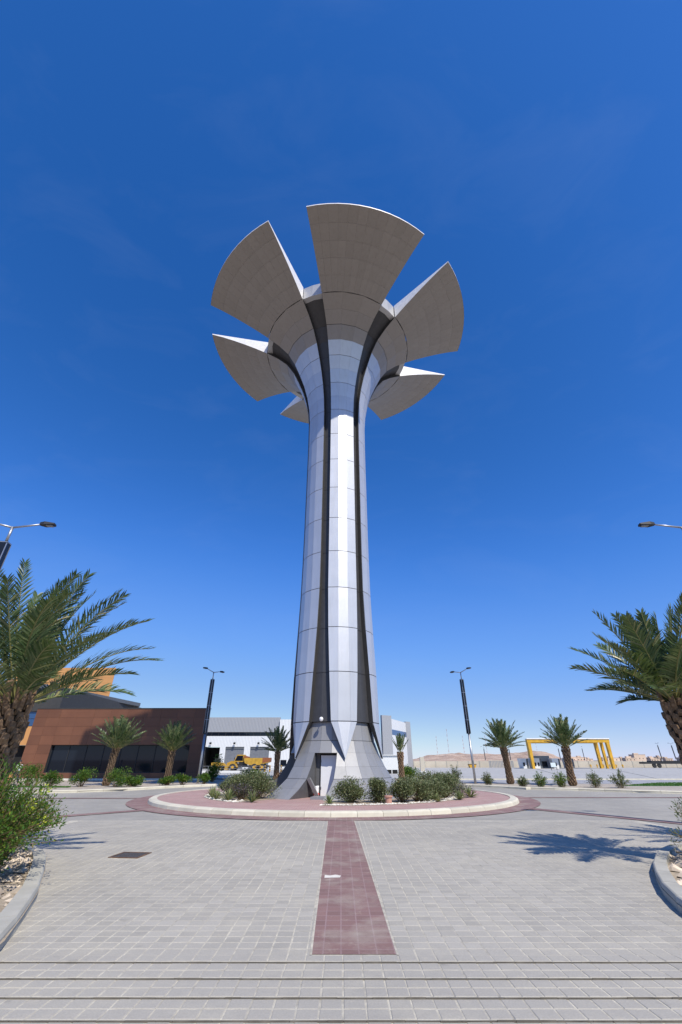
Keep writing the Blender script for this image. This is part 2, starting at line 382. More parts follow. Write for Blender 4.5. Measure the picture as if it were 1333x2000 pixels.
for j in range(NJ):
    y0 = row_y(j); y1 = y0 + PY; ym = (y0 + y1) / 2
    xl, xr = near_edge(ym)
    lip = .012
    if j < 11:                                    # stepped courses: two rows per course, tilting down away from the viewer
        ph = j % 2
        zn, zf = (lip, lip * .45) if ph == 0 else (lip * .45, 0)
        if j == 10: zn, zf = lip, 0.006
    else: zn = zf = 0
    off = random.uniform(-.004, .004)
    if j < 11: sand.poly([(xl, y0, BASEZ + zn - .004), (xr, y0, BASEZ + zn - .004), (xr, y1, BASEZ + zf - .004), (xl, y1, BASEZ + zf - .004)])
    k0 = int(math.floor((xl - .05) / PX)); k1 = int(math.ceil((xr + .05) / PX))
    for k in range(k0, k1):
        x0 = k * PX + off + .02; x1 = x0 + PX; xm = (x0 + x1) / 2
        if j > 10 and ym > 6.4:
            sx0, sx1 = strip_x(ym)
            if x1 > sx0 + .02 and x0 < sx1 - .02:
                if x0 < sx0 - .03: x1 = sx0
                elif x1 > sx1 + .03: x0 = sx1
                else: continue
        if abs(xm + 4.72) < .36 and abs(ym - 12.07) < .34: continue
        if math.hypot(xm - CX, ym - CY) < 10.98: continue
        if 3 <= j <= 12 and abs(xm) < 2.85 + (ym - 5.1) * .62 and singles < 300:
            mb = MB(); paver_geo(mb, x0 - xm, x1 - xm, y0 - ym, y1 - ym, zn, zf)
            p = mb.build('paver', 'paver_grey', road); p.location = (xm, ym, BASEZ); singles += 1
        else: paver_geo(field, x0, x1, y0, y1, BASEZ + zn, BASEZ + zf)
pf = field.build('paver_field', 'paver_grey', road); pf['kind'] = 'stuff'
m = MB()
m = sand; yb = row_y(11)
m.poly([(-9.5, yb, .0092), (10.5, yb, .0092), (10.5, 18.4, .0092), (-9.5, 18.4, .0092)]); struct('joint_sand', m, 'joint_sand', road)
for j in sorted(STEP_J):                          # dirt-packed lip at the near face of each course
    y = row_y(j); xl, xr = near_edge(y); mb = MB(); x = xl
    while x < xr:
        x2 = min(xr, x + random.uniform(.12, .34)); dy = random.uniform(-.003, .003); hh = random.uniform(.004, .0105)
        mb.box(x, x2 - .004, y - .005 + dy, y + .002, .0, BASEZ + hh); x = x2
    mb.build('course_lip', 'riser_dirt', road)['kind'] = 'stuff'
for sg in (0, 1):                                  # sandy joint along both sides of the strip
    mb = MB(); p0, p1 = strip_x(6.46)[sg], strip_x(18.68)[sg]; mb.poly([(p0 - .012, 6.44, .0142), (p0 + .012, 6.44, .0142), (p1 + .012, 18.6, .0142), (p1 - .012, 18.6, .0142)]); struct('strip_joint', mb, 'joint_sand', road)
# coloured bands laid flush in the road
def band(name, p, q, w0, w1=None, z=.016, mat='red_surface'):
    w1 = w1 or w0; d = Vector((q[0] - p[0], q[1] - p[1])).normalized(); n = Vector((-d.y, d.x))
    mb = MB(); mb.poly([(p[0] - n.x * w0 / 2, p[1] - n.y * w0 / 2, z), (q[0] - n.x * w1 / 2, q[1] - n.y * w1 / 2, z), (q[0] + n.x * w1 / 2, q[1] + n.y * w1 / 2, z), (p[0] + n.x * w0 / 2, p[1] + n.y * w0 / 2, z)])
    return struct(name, mb, mat, road)
mb = MB(); mb.poly([(-.33, 6.46, .013), (.62, 6.46, .013), (.47, 18.68, .013), (-.47, 18.68, .013)]); struct('red_strip', mb, 'red_surface', road)
band('red_strip', (-7.6, 22.9), (-12.4, 17.9), .62); band('red_strip', (7.5, 24.0), (12.6, 15.9), .62)
band('red_strip', (-10.6, 28.6), (-45, 28.6), .55); band('red_strip', (10.4, 29.1), (45, 29.1), .5)
mb = MB(); A = arc(9.7, 0, 2 * pi, 96); B = arc(11.0, 0, 2 * pi, 96)
for k in range(96): mb.poly([(*B[k], .0205), (*B[k + 1], .0205), (*A[k + 1], .0205), (*A[k], .0205)])
struct('red_ring', mb, 'red_surface', road)
# white smear of paint on the strip
m = MB(); m.poly([(-.33 + .03, 9.95, .0155), (-.02, 9.98, .0155), (.0, 10.12, .0155), (-.1, 10.2, .0155), (-.2, 10.13, .0155), (-.30, 10.18, .0155)])
s_ = m.build('paint_smear', 'pale_stone', road)

# square drain cover with a cast grid
t = thing('drain_cover', 'square rusty cast iron drain cover set in grey paving', 'drain cover', (-4.72, 12.07, .012), R(-6))
mb = MB(); mb.box(-.34, .34, -.32, -.28, -.01, .012); mb.box(-.34, .34, .28, .32, -.01, .012); mb.box(-.34, -.30, -.28, .28, -.01, .012); mb.box(.30, .34, -.28, .28, -.01, .012)
mb.build('frame', 'worn_iron', t)
onebox('plate', 'cast_iron', t, -.30, .30, -.28, .28, -.01, .002)
mb = MB()
for a in range(9):
    for b_ in range(8): mb.box(-.285 + a * .065, -.25 + a * .065, -.262 + b_ * .068, -.225 + b_ * .068, .002, .008)
mb.build('tread_pattern', 'cast_iron', t)['kind'] = 'stuff'

# ---------------------------------------------------------------- kerbs
def kerb_stones(name, pts, w, h, parent, mat, side=1, seg=.9, batter=.05, z0=-.02):
    """stones along a polyline; the batter face looks to the side of the road"""
    P = [Vector((p[0], p[1], 0)) for p in pts]
    L = [0]
    for a, b in zip(P, P[1:]): L.append(L[-1] + (b - a).length)
    def at(s):
        s = max(0, min(L[-1], s))
        for k in range(len(P) - 1):
            if s <= L[k + 1] + 1e-9:
                f = (s - L[k]) / max(1e-9, L[k + 1] - L[k]); return P[k].lerp(P[k + 1], f)
        return P[-1]
    def nrm(s):
        d = (at(s + .35) - at(s - .35)).normalized(); return Vector((-d.y, d.x, 0)) * side
    n = max(1, int(round(L[-1] / seg)))
    for k in range(n):
        s0 = L[-1] * k / n + .007; s1 = L[-1] * (k + 1) / n - .007
        ctr = at((s0 + s1) / 2); mb = MB(); prof = [(0, z0), (batter * .35, h * .72), (batter, h - .012), (batter + .02, h), (w, h), (w, z0)]
        A = [at(s0) + nrm(s0) * o + Vector((0, 0, z)) - ctr for o, z in prof]; B = [at(s1) + nrm(s1) * o + Vector((0, 0, z)) - ctr for o, z in prof]
        if side > 0: A, B = B, A
        mb.hexa(A, B)
        o = mb.build('kerb_stone', mat, parent); o.location = ctr
# roundabout island
mb = MB(); mb.prism(arc(9.6, 0, 2 * pi, 96)[:-1], .0, .165); island = struct('island_paving', mb, 'brick_red')
kerb_stones('island', arc(10.02, 0, 2 * pi, 120), .42, .19, island, 'kerb_cream', side=1, seg=1.0, batter=.10)
# planting bed on the island (all round except the path to the door)
mb = MB(); a0, a1 = R(-4), R(322); A = arc(7.25, a0, a1, 90); B = arc(3.0, a0, a1, 90)
for k in range(90): mb.poly([(*A[k], .172), (*A[k + 1], .172), (*B[k + 1], .172), (*B[k], .172)])
bed = struct('planting_bed', mb, 'bed_soil')
# far side verge and kerb
mb = MB(); mb.poly([(p[0], p[1], .10) for p in FAR] + [(70, 52, .10), (-70, 50, .10)]); verge = struct('verge', mb, 'verge_soil')
kerb_stones('verge', FAR, .34, .16, verge, 'kerb_cream', side=1, seg=1.6, batter=.04)

# ================================================================== TOWER
PHI = R(12.0)
tower = thing('flower_tower', 'tall silver metal tower with flared trunk and six fan shaped petals', 'tower', (CX, CY, 0))
PROF = [(3.756, 2.77), (6.44, 2.70), (9.13, 2.59), (11.8, 2.50), (14.47, 2.475), (17.14, 2.47), (19.8, 2.475), (22.48, 2.48), (25.1, 2.49), (27.77, 2.53),
        (29.25, 2.64), (30.65, 2.88), (32.0, 3.24), (33.24, 3.70), (34.6, 4.28), (35.75, 5.0), (36.55, 5.95), (37.25, 7.1)]
JOINT = {3.756, 6.44, 9.13, 11.8, 14.47, 17.14, 19.8, 22.48, 25.1, 27.77, 30.65, 33.24, 35.75, 37.25}
CAN = [(37.25, 7.1), (37.83, 8.25), (38.35, 9.4), (38.82, 10.55), (39.23, 11.7), (39.57, 12.88)]
def half(z):
    P = [(0, 16), (3.756, 16), (6.44, 18.9), (9.13, 21.4), (11.8, 22.9), (14.5, 23.0), (30, 22.8), (37.25, 22.6), (50, 22.5)]
    for (a, b), (c, d) in zip(P, P[1:]):
        if a <= z <= c: return R(b + (d - b) * (z - a) / (c - a))
def pp(r, z, az, facet=True):
    if facet:
        ac = 0 if abs(az) <= R(7.5) else math.copysign(R(15), az)
        r = r * cos(R(7.5)) / cos(az - ac)
    return Vector((r * sin(az), -r * cos(az), z))
def panel_mesh(name, quad, mat, gu, gv0, gv1, th):
    """quad: bl, br, tr, tl; shrink by gaps and give thickness inwards"""
    bl, br, tr, tl = quad; n = (br - bl).cross(tl - bl)
    if n.length < 1e-9: n = (tr - bl).cross(tl - bl)
    n.normalize()
    def lerp(u, v): return (bl.lerp(br, u)).lerp(tl.lerp(tr, u), v)
    hgt = ((tl + tr) / 2 - (bl + br) / 2).length; wb = max(.05, (br - bl).length); wt = max(.05, (tr - tl).length); w = (wb + wt) / 2
    u = gu / w; v0 = gv0 / hgt; v1 = gv1 / hgt
    q = [lerp(u, v0), lerp(1 - u, v0), lerp(1 - u, 1 - v1), lerp(u, 1 - v1)]
    c = sum(q, Vector()) / 4
    mb = MB(); mb.hexa([p - n * th - c for p in q], [p - c for p in q]); return mb.mesh(name, mat), c
random.seed(8)
# one petal's pieces (petal axis at azimuth 0)
shaft, canopy = [], []
for (z0, r0), (z1, r1) in zip(PROF, PROF[1:]):
    g0 = .022 if z0 in JOINT else .004; g1 = (.012 if z1 > 37 else .020) if z1 in JOINT else .004
    h0, h1 = half(z0), half(z1)
    for a, b_ in ((-1, -.5), (-.5, .5), (.5, 1)):
        az = lambda q, h: R(7.5) * (1 if q > 0 else -1) if abs(q) == .5 else q * h
        quad = [pp(r0, z0, az(a, h0)), pp(r0, z0, az(b_, h0)), pp(r1, z1, az(b_, h1)), pp(r1, z1, az(a, h1))]
        shaft.append(panel_mesh('shaft_panel', quad, 'shaded_aluminium' if z0 > 34 else 'aluminium', .003, g0, g1, .04))  # upper collar rows take the painted underside shade as well
TIPR, TIPZ = 2.96, 1.91
tip = pp(TIPR, TIPZ, 0, False)
h0 = half(3.756)
for a, b_ in ((-h0, -R(7.5)), (-R(7.5), R(7.5)), (R(7.5), h0)):
    A = pp(2.77, 3.756, a); B = pp(2.77, 3.756, b_); n = (A - tip).cross(B - tip); n.normalize()
    if n.y > 0: n = -n
    k = tip + (A - tip) * .988; l = tip + (B - tip) * .988
    c = (k + l + tip) / 3; mb = MB(); mb.hexa([p - n * .05 - c for p in (tip, l, k)], [p - c for p in (tip, l, k)])
    shaft.append((mb.mesh('shaft_panel', 'aluminium'), c))
NC = 12
for i, ((z0, r0), (z1, r1)) in enumerate(zip(CAN, CAN[1:])):
    for c_ in range(NC):
        a = half(z0) * (2 * c_ / NC - 1); b_ = half(z0) * (2 * (c_ + 1) / NC - 1)
        quad = [pp(r0, z0, a, False), pp(r0, z0, b_, False), pp(r1, z1, b_, False), pp(r1, z1, a, False)]
        canopy.append(panel_mesh('canopy_panel', quad, 'shaded_aluminium', .003, .004 if i else .012, .004, .04))
# body: dark backing, side walls, back face and the solid wedge of the canopy
pm = MB()
def inn(r, z, az, d, facet=True):
    v = pp(r, z, az, facet); return Vector((v.x * (1 - d / max(r, .1)), v.y * (1 - d / max(r, .1)), z))
def core_pt(i):
    z, r = PROF[i]
    a = PROF[max(0, i - 1)]; b_ = PROF[min(len(PROF) - 1, i + 1)]
    dz, dr = b_[0] - a[0], b_[1] - a[1]; L = math.hypot(dz, dr); nr, nz = dz / L, -dr / L
    return r - .32 * nr, z - .32 * nz
BK = .036
for i in range(len(PROF) - 1):
    (z0, r0), (z1, r1) = PROF[i], PROF[i + 1]; h0, h1 = half(z0), half(z1)
    cols0 = [-h0, -R(7.5), R(7.5), h0]; cols1 = [-h1, -R(7.5), R(7.5), h1]
    e = .9985
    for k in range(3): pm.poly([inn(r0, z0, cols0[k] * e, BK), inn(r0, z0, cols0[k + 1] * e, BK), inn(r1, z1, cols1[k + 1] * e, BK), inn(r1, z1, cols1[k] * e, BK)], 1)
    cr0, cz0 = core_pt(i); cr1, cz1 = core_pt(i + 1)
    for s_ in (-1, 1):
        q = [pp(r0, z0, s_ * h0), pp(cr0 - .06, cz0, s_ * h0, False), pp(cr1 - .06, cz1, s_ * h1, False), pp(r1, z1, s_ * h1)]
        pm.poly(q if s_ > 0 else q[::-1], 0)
h0 = half(3.756)
for s_ in (-1, 1):      # thickness of the pointed tooth
    a = pp(2.77, 3.756, s_ * h0); b_ = inn(2.77, 3.756, s_ * h0, .30); pm.poly([a, tip, tip + Vector((0, .10, .02)), b_], 0)
pm.poly([inn(2.77, 3.756, -h0, .30), tip + Vector((0, .10, .02)), inn(2.77, 3.756, h0, .30)], 0)
TOPI = 38.92
for i in range(len(CAN) - 1):
    (z0, r0), (z1, r1) = CAN[i], CAN[i + 1]
    def top(r, n=len(CAN)): f = (r - 7.1) / (12.88 - 7.1); return TOPI + (39.57 + .10 - TOPI) * (f ** 1.05)
    t0, t1 = top(r0), top(r1)
    for c_ in range(NC):
        a = half(z0) * (2 * c_ / NC - 1); b_ = half(z0) * (2 * (c_ + 1) / NC - 1); e = .9995
        pm.poly([inn(r0, z0 + BK, a * e, 0, False), inn(r0, z0 + BK, b_ * e, 0, False), inn(r1, z1 + BK, b_ * e, .03, False), inn(r1, z1 + BK, a * e, .03, False)], 1)
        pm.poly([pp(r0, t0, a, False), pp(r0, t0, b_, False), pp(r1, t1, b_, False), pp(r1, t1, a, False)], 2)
        if i == len(CAN) - 2: pm.poly([pp(r1, z1 - .02, a, False), pp(r1, z1 - .02, b_, False), pp(r1, t1, b_, False), pp(r1, t1, a, False)], 2)
    for s_ in (-1, 1):
        q = [pp(r0, z0, s_ * half(z0), False), pp(r1, z1, s_ * half(z1), False), pp(r1, t1, s_ * half(z1), False), pp(r0, t0, s_ * half(z0), False)]
        pm.poly(q if s_ > 0 else q[::-1], 2)
pmesh = pm.mesh('petal', ['groove_grey', 'joint_dark', 'white_metal'])
def merged(lst, name, mat):
    mb = MB()
    for me, c in lst:
        i = len(mb.v); mb.v += [tuple(v.co + c) for v in me.vertices]
        for p in me.polygons: mb.f.append(tuple(i + k for k in p.vertices)); mb.mi.append(1 if (isinstance(mat, list) and me.materials[0].name != mat[0]) else 0)
    return mb.mesh(name, mat)
ms, mc = merged(shaft, 'panel_field', ['aluminium', 'shaded_aluminium']), merged(canopy, 'canopy_panel_field', 'shaded_aluminium')
for k in range(6):
    p = link('petal', pmesh, tower, rot=(0, 0, PHI + k * pi / 3))
    if k in (0, 1, 5, 4):
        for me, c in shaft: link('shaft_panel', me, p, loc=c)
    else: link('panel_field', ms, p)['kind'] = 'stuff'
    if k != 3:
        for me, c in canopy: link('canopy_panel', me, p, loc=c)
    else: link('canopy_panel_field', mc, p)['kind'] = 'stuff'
# core seen in the grooves: plates with joints, on a dark lining
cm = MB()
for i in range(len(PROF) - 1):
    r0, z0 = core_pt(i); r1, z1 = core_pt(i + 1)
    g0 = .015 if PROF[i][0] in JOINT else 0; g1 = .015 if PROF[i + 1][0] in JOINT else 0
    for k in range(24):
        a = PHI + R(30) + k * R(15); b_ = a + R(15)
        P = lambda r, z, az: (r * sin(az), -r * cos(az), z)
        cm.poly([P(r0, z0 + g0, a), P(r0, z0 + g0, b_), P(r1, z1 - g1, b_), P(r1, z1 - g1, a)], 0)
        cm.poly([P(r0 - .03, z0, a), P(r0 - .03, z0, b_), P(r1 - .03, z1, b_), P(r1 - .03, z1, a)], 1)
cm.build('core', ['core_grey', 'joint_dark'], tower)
# drum closing the top between the petals
dm = MB()
for k in range(48):
    a = PHI + k * R(7.5); b_ = a + R(7.5); P = lambda r, z, az: (r * sin(az), -r * cos(az), z)
    dm.poly([P(7.02, 37.30, a), P(7.02, 37.30, b_), P(7.02, 38.86, b_), P(7.02, 38.86, a)])
    dm.poly([P(6.3, 37.30, b_), P(7.02, 37.30, b_), P(7.02, 37.30, a), P(6.3, 37.30, a)])
    dm.poly([P(0, 38.86, a), P(7.02, 38.86, a), P(7.02, 38.86, b_)])
dm.build('top_drum', 'drum_aluminium', tower)
# flared skirt with the door recess
SK = [(3.756, 2.285), (2.80, 2.41), (2.20, 2.64), (1.55, 2.96), (1.0, 3.33), (.58, 3.90), (.165, 4.62)]
cuts = [R(-26), R(-8), R(-50), R(-95)]
def P3(r, z, az): return Vector((r * sin(az), -r * cos(az), z))
def sk_r(z):
    for (a, b_), (c, d) in zip(SK, SK[1:]):
        if c <= z <= a: return b_ + (d - b_) * (a - z) / (a - c)
    return SK[-1][1]
edges = sorted([PHI + R(30) - R(360) + k * R(15) for k in range(-4, 52)])
def segs(lo, hi):
    xs = [lo] + [e for e in edges if lo + R(.8) < e < hi - R(.8)] + [hi]; return list(zip(xs, xs[1:]))
FULL = segs(R(-186), R(174))
def azL(r): return R(-23.7 - (r - 2.64) * 2.4)      # the two cheeks of the door opening
def azR(r): return R(3.5 - (r - 2.64) * 5.05)
sm = MB(); sk_panels = []
for i, ((z0, r0), (z1, r1)) in enumerate(zip(SK, SK[1:])):
    if z0 > 2.3: cols = [(a, b_, a, b_) for a, b_ in FULL]
    else:
        cols = []
        for lo0, lo1, hi0, hi1 in ((azR(r0), azR(r1), R(265), R(265)), (R(-50), R(-50), azL(r0), azL(r1))):
            ins = [e for e in edges if max(lo0, lo1) + R(1) < e < min(hi0, hi1) - R(1)]
            tops = [lo0] + ins + [hi0]; bots = [lo1] + ins + [hi1]
            cols += [(bots[k], bots[k + 1], tops[k], tops[k + 1]) for k in range(len(tops) - 1)]
    for a, b_, c0_, d0_ in cols:
        quad = [P3(r1, z1, a), P3(r1, z1, b_), P3(r0, z0, d0_), P3(r0, z0, c0_)]
        gt = .012 if i in (0, 1, 4) else .003; gb = .012 if i in (0, 3) else .003
        sk_panels.append(panel_mesh('skirt_panel', quad, 'grey_cladding', .005, gb, gt, .035))
        sm.poly([P3(r1 - .04, z1, a), P3(r1 - .04, z1, b_), P3(r0 - .04, z0, d0_), P3(r0 - .04, z0, c0_)])
skirt = sm.build('skirt', 'joint_dark', tower)
for me, c in sk_panels: link('skirt_panel', me, skirt, loc=c)
mb = MB(); BL, BR = (-.98, -2.0), (.34, -2.16)       # ends of the wall that carries the door
low = [(z, r) for z, r in reversed(SK) if z < 2.3]
def V3(p, z): return Vector((p[0], p[1], z))
mb.poly([V3(BL, .16)] + [P3(r - .002, z, azL(r)) for z, r in low] + [V3(BL, 2.2)])
mb.poly(([V3(BR, .16)] + [P3(r - .002, z, azR(r)) for z, r in low] + [V3(BR, 2.2)])[::-1])
mb.poly([V3(BL, 2.2), V3(BR, 2.2), P3(2.66, 2.2, azR(2.64)), P3(2.66, 2.2, azL(2.64))])
for az, s_ in ((R(-50), -1), (R(-95), 1)):
    pts = [P3(1.9, .16, az)] + [P3(r - .002, z, az) for z, r in low] + [P3(1.9, 2.2, az)]
    mb.poly(pts if s_ > 0 else pts[::-1])
mb.poly([P3(1.9, 2.2, R(-95)), P3(1.9, 2.2, R(-50)), P3(2.66, 2.2, R(-50)), P3(2.66, 2.2, R(-95))])
a = R(-95)
for k in range(3): mb.poly([P3(1.95, .16, a + k * R(15)), P3(1.95, .16, a + (k + 1) * R(15)), P3(1.95, 2.2, a + (k + 1) * R(15)), P3(1.95, 2.2, a + k * R(15))])
mb.build('recess_wall', 'recess_grey', tower)
dang = atan2(BR[1] - BL[1], BR[0] - BL[0])
def dbox(name, mat, u0, u1, d0, d1, z0, z1, parent=tower):
    """u along the door wall from its left end, d out towards the visitor"""
    mb = MB(); mb.box(u0, u1, -d1, -d0, z0, z1); o = mb.build(name, mat, parent)
    if parent is tower: o.location = (BL[0], BL[1], 0); o.rotation_euler = (0, 0, dang)
    return o
dbox('door_wall', 'recess_grey', 0, 1.33, -.06, 0, .16, 2.2)
dbox('door_frame', 'lamp_black', .20, 1.30, 0, .03, .16, 2.16)
door = dbox('door', 'door_paint', .27, 1.16, .03, .08, .20, 2.08)
dbox('handle', 'galvanised', 1.06, 1.11, .08, .14, 1.02, 1.16, door); dbox('hinge', 'galvanised', .28, .31, .08, .10, 1.75, 1.87, door); dbox('hinge', 'galvanised', .28, .31, .08, .10, .5, .62, door)
mb = MB(); mb.prism([(-1.15, -3.95), (-.35, -4.15), (-.2, -3.5), (-1.0, -3.3)], .166, .27); mb.build('door_step', 'grey_cladding', tower)
mb = MB(); p, q = P3(3.35, .98, R(-25)), P3(2.9, .18, R(-19)); d = Vector((.16, -.05, .06))
mb.hexa([p, q, q + d, p + d], [v + Vector((.02, .35, .02)) for v in (p, q, q + d, p + d)]); mb.build('flashing', 'grey_cladding', tower)
mb = MB(); c0 = P3(2.32, 3.88, R(-17)); mb.tube([c0, c0 + Vector((-.06, -.42, .04))], .025, 8)
br = mb.build('camera_bracket', 'white_metal', tower)
mb = MB()
for k in range(6):
    pass
ctr = c0 + Vector((-.06, -.42, -.02)); prof = [(.001, .12), (.07, .10), (.11, .04), (.11, -.02), (.085, -.08), (.045, -.11), (.001, -.12)]
for (ra, za), (rb, zb) in zip(prof, prof[1:]):
    for k in range(12):
        a, b_ = k * pi / 6, (k + 1) * pi / 6
        mb.poly([ctr + Vector((ra * cos(a), ra * sin(a), za)), ctr + Vector((ra * cos(b_), ra * sin(b_), za)), ctr + Vector((rb * cos(b_), rb * sin(b_), zb)), ctr + Vector((rb * cos(a), rb * sin(a), zb))])
mb.build('dome_camera', 'white_metal', tower)
# small things by the door
t = thing('sack', 'small white sack with red band standing beside the tower door', 'sack', (-1.30, 26.75, .166))
mb = MB(); mb.tube([(0, 0, 0), (0, 0, .12), (.01, 0, .30), (.03, 0, .42), (.02, .01, .50)], [.13, .15, .13, .10, .12], 10); mb.build('bag', 'white_metal', t, True)
mb = MB(); mb.tube([(0, 0, .10), (0, 0, .19)], [.157, .152], 10); mb.build('band', 'red_plastic', t)
mb = MB(); mb.tube([(0, 0, 0), (0, 0, .22), (0, 0, .25), (0, 0, .30)], [.14, .15, .19, .19], 12)
o = mb.build('terracotta_pot', 'terracotta'); o.location = (2.14, 22.95, .172); tag(o, 'small terracotta block standing in front of the silver hedge', 'pot')

# ================================================================== VEGETATION
def leaf(mb, p, d, n, L, W, mi=0):
    """a pointed blade, folded along its middle"""
    s = d.cross(n)
    if s.length < 1e-4: s = d.orthogonal()
    s.normalize(); i = len(mb.v); m_ = p + d * (L * .45)
    mb.v += [tuple(p), tuple(m_ + s * W * .5), tuple(p + d * L), tuple(m_ - s * W * .5)]
    mb.f.append((i, i + 1, i + 2, i + 3)); mb.mi.append(mi)
def rdir(rng): 
    while 1:
        v = Vector((rng.uniform(-1, 1), rng.uniform(-1, 1), rng.uniform(-1, 1)))
        if .05 < v.length < 1: return v.normalized()
def shrub(name, label, cat, loc, rx, ry, h, n, L, W, mat, seed, group=None, twigs=26, shell=.45, flat=.25, lobes=7, stemmy=0.06, low=.24):
    """twigs fan out from the base; leaves sit in clumps at and along the twig ends"""
    rng = random.Random(seed); t = thing(name, label, cat, loc, 0, group)
    tm = MB(); lm = MB(); lob = []
    for k in range(lobes):
        a = 2 * pi * k / lobes + rng.uniform(-.4, .4); q = rng.choice((.15, .45, .58)) * rng.uniform(.8, 1.1)
        lob.append((Vector((cos(a) * q * rx, sin(a) * q * ry, h * rng.uniform(low, .68))), rng.uniform(.34, .64)))
    ends = []
    for k in range(twigs):
        c, r = lob[k % lobes]; e = c + Vector([v * u * r for v, u in zip(rdir(rng), (rx, ry, h * .55))]) * rng.uniform(.4, 1)
        e.z = max(.06, min(h * rng.uniform(.92, 1.06), e.z)); b0 = Vector((e.x * .18, e.y * .18, 0))
        mid = b0.lerp(e, .5) + rdir(rng) * .05
        tm.tube([b0, mid, e], [.012 + .004 * h, .008, .003], 4, cap=False); ends.append((mid, e))
    for k in range(n):
        if rng.random() < stemmy:
            a_, b_ = ends[rng.randrange(len(ends))]; p = a_.lerp(b_, rng.uniform(.1, 1.12)) + rdir(rng) * rng.uniform(.01, .06)
        else:
            c, r = lob[rng.randrange(lobes)]; u = rdir(rng); q = (shell + (1 - shell) * rng.random()) if rng.random() < .8 else rng.random()
            p = c + Vector((u.x * rx, u.y * ry, u.z * h * .55)) * r * q * rng.uniform(.9, 1.12)
        if p.z < .03: p.z = rng.uniform(.03, .25 * h)
        d = (Vector((p.x / rx, p.y / ry, (p.z - h * .35) / h)) * .7 + rdir(rng) + Vector((0, 0, .35))).normalized()
        leaf(lm, p, d, (rdir(rng) + Vector((0, 0, 1))), L * rng.uniform(.6, 1.2), W * rng.uniform(.7, 1.2))
    tm.build('twigs', 'twig', t); lm.build('foliage', mat, t)
    return t
def agave(label, loc, n, L, seed, group):
    rng = random.Random(seed); t = thing('agave', label, 'agave', loc, 0, group)
    mb = MB()
    for k in range(n):
        a = rng.uniform(0, 2 * pi); e = R(rng.uniform(8, 80)); d = Vector((cos(a) * cos(e), sin(a) * cos(e), sin(e))); l = L * rng.uniform(.75, 1.05)
        s = Vector((-sin(a), cos(a), 0)); up = s.cross(d) * -1; w = .028 * L / .5
        p0, p1, p2 = d * .03, d * l * .5 + Vector((0, 0, .02)), d * l - Vector((0, 0, .05 * l))
        i = len(mb.v); mb.v += [tuple(p0 - s * w * .7), tuple(p0 + s * w * .7), tuple(p1 - s * w), tuple(p1 + s * w), tuple(p2), tuple(p1 + up * -.012)]
        mb.f += [(i, i + 1, i + 5), (i, i + 5, i + 2), (i + 1, i + 3, i + 5), (i + 2, i + 5, i + 4), (i + 5, i + 3, i + 4)]; mb.mi += [0] * 5
    mb.build('leaves', 'agave_leaf', t)
# island hedge
HG = 'clipped silver hedge shrubs on the island'
hed = [(-5.2, 26.6, 1.05, 1.0, 1.45), (-4.25, 25.9, .95, .9, 1.4), (-5.9, 28.0, 1.0, .9, 1.2),
       (.45, 23.55, .85, .65, 1.25), (1.72, 23.45, .62, .6, 1.2), (2.85, 23.75, .85, .7, 1.2), (3.7, 24.35, .85, .75, 1.25), (4.6, 25.3, .85, .8, 1.3), (5.4, 26.6, .85, .8, 1.35), (4.9, 28.4, .95, .95, 1.4), (6.0, 28.8, .95, .9, 1.35)]
HL = ['tall silvery hedge shrub standing behind the purple shrub and agaves', 'silvery hedge shrub touching the grey foot of the tower', 'silvery hedge shrub at the back of the agave bed',
      'silvery hedge shrub next to the small agave by the door step', 'silvery hedge shrub beside the terracotta pot on the door side', 'silvery hedge shrub beside the terracotta pot on the side away from the door',
      'silvery hedge shrub between the terracotta pot and the lone agave', 'silvery hedge shrub directly behind the lone agave on white gravel', 'silvery hedge shrub bordering the purple shrub at the gravel end',
      'silvery hedge shrub close against the tower skirt behind the hedge row', 'silvery hedge shrub farthest along the hedge behind the purple shrub']
for i, (x, y, rx, ry, h) in enumerate(hed):
    lab = HL[i]
    shrub('hedge_shrub', lab, 'shrub', (x, y, .172), rx * 1.05, ry, h * .9, 5200, .085, .044, 'silver_leaf', 50 + i, HG, lobes=13, twigs=40)
shrub('purple_shrub', 'dark purple flowering shrub between agaves and silvery hedge', 'shrub', (-4.9, 25.2, .172), .95, .6, .75, 1900, .07, .035, 'purple_leaf', 71)
shrub('purple_shrub', 'dark purple flowering shrub at the gravel end of the hedge', 'shrub', (6.5, 27.6, .172), .7, .6, .75, 1400, .07, .035, 'purple_leaf', 72)
ag = [(-6.75, 26.6, .62), (-6.25, 25.6, .5), (-5.45, 24.75, .62), (-4.15, 23.75, .58), (-.52, 22.62, .45), (4.55, 24.0, .45), (5.85, 25.15, .5), (6.75, 26.6, .62)]
AL = ['spiky agave at the outer tip of the bed beside the brick path', 'small green agave second from the outer tip of the bed', 'large pale agave in front of the purple shrub', 'pale agave nearest the grey foot of the tower',
      'small spiky agave alone beside the door step', 'small agave alone on white gravel before the silvery hedge', 'agave on white gravel between the lone agave and purple shrub', 'large agave beside the purple shrub at the gravel end']
for i, (x, y, L) in enumerate(ag):
    agave(AL[i], (x, y, .172), 46, L, 200 + i, 'agaves around the island bed')
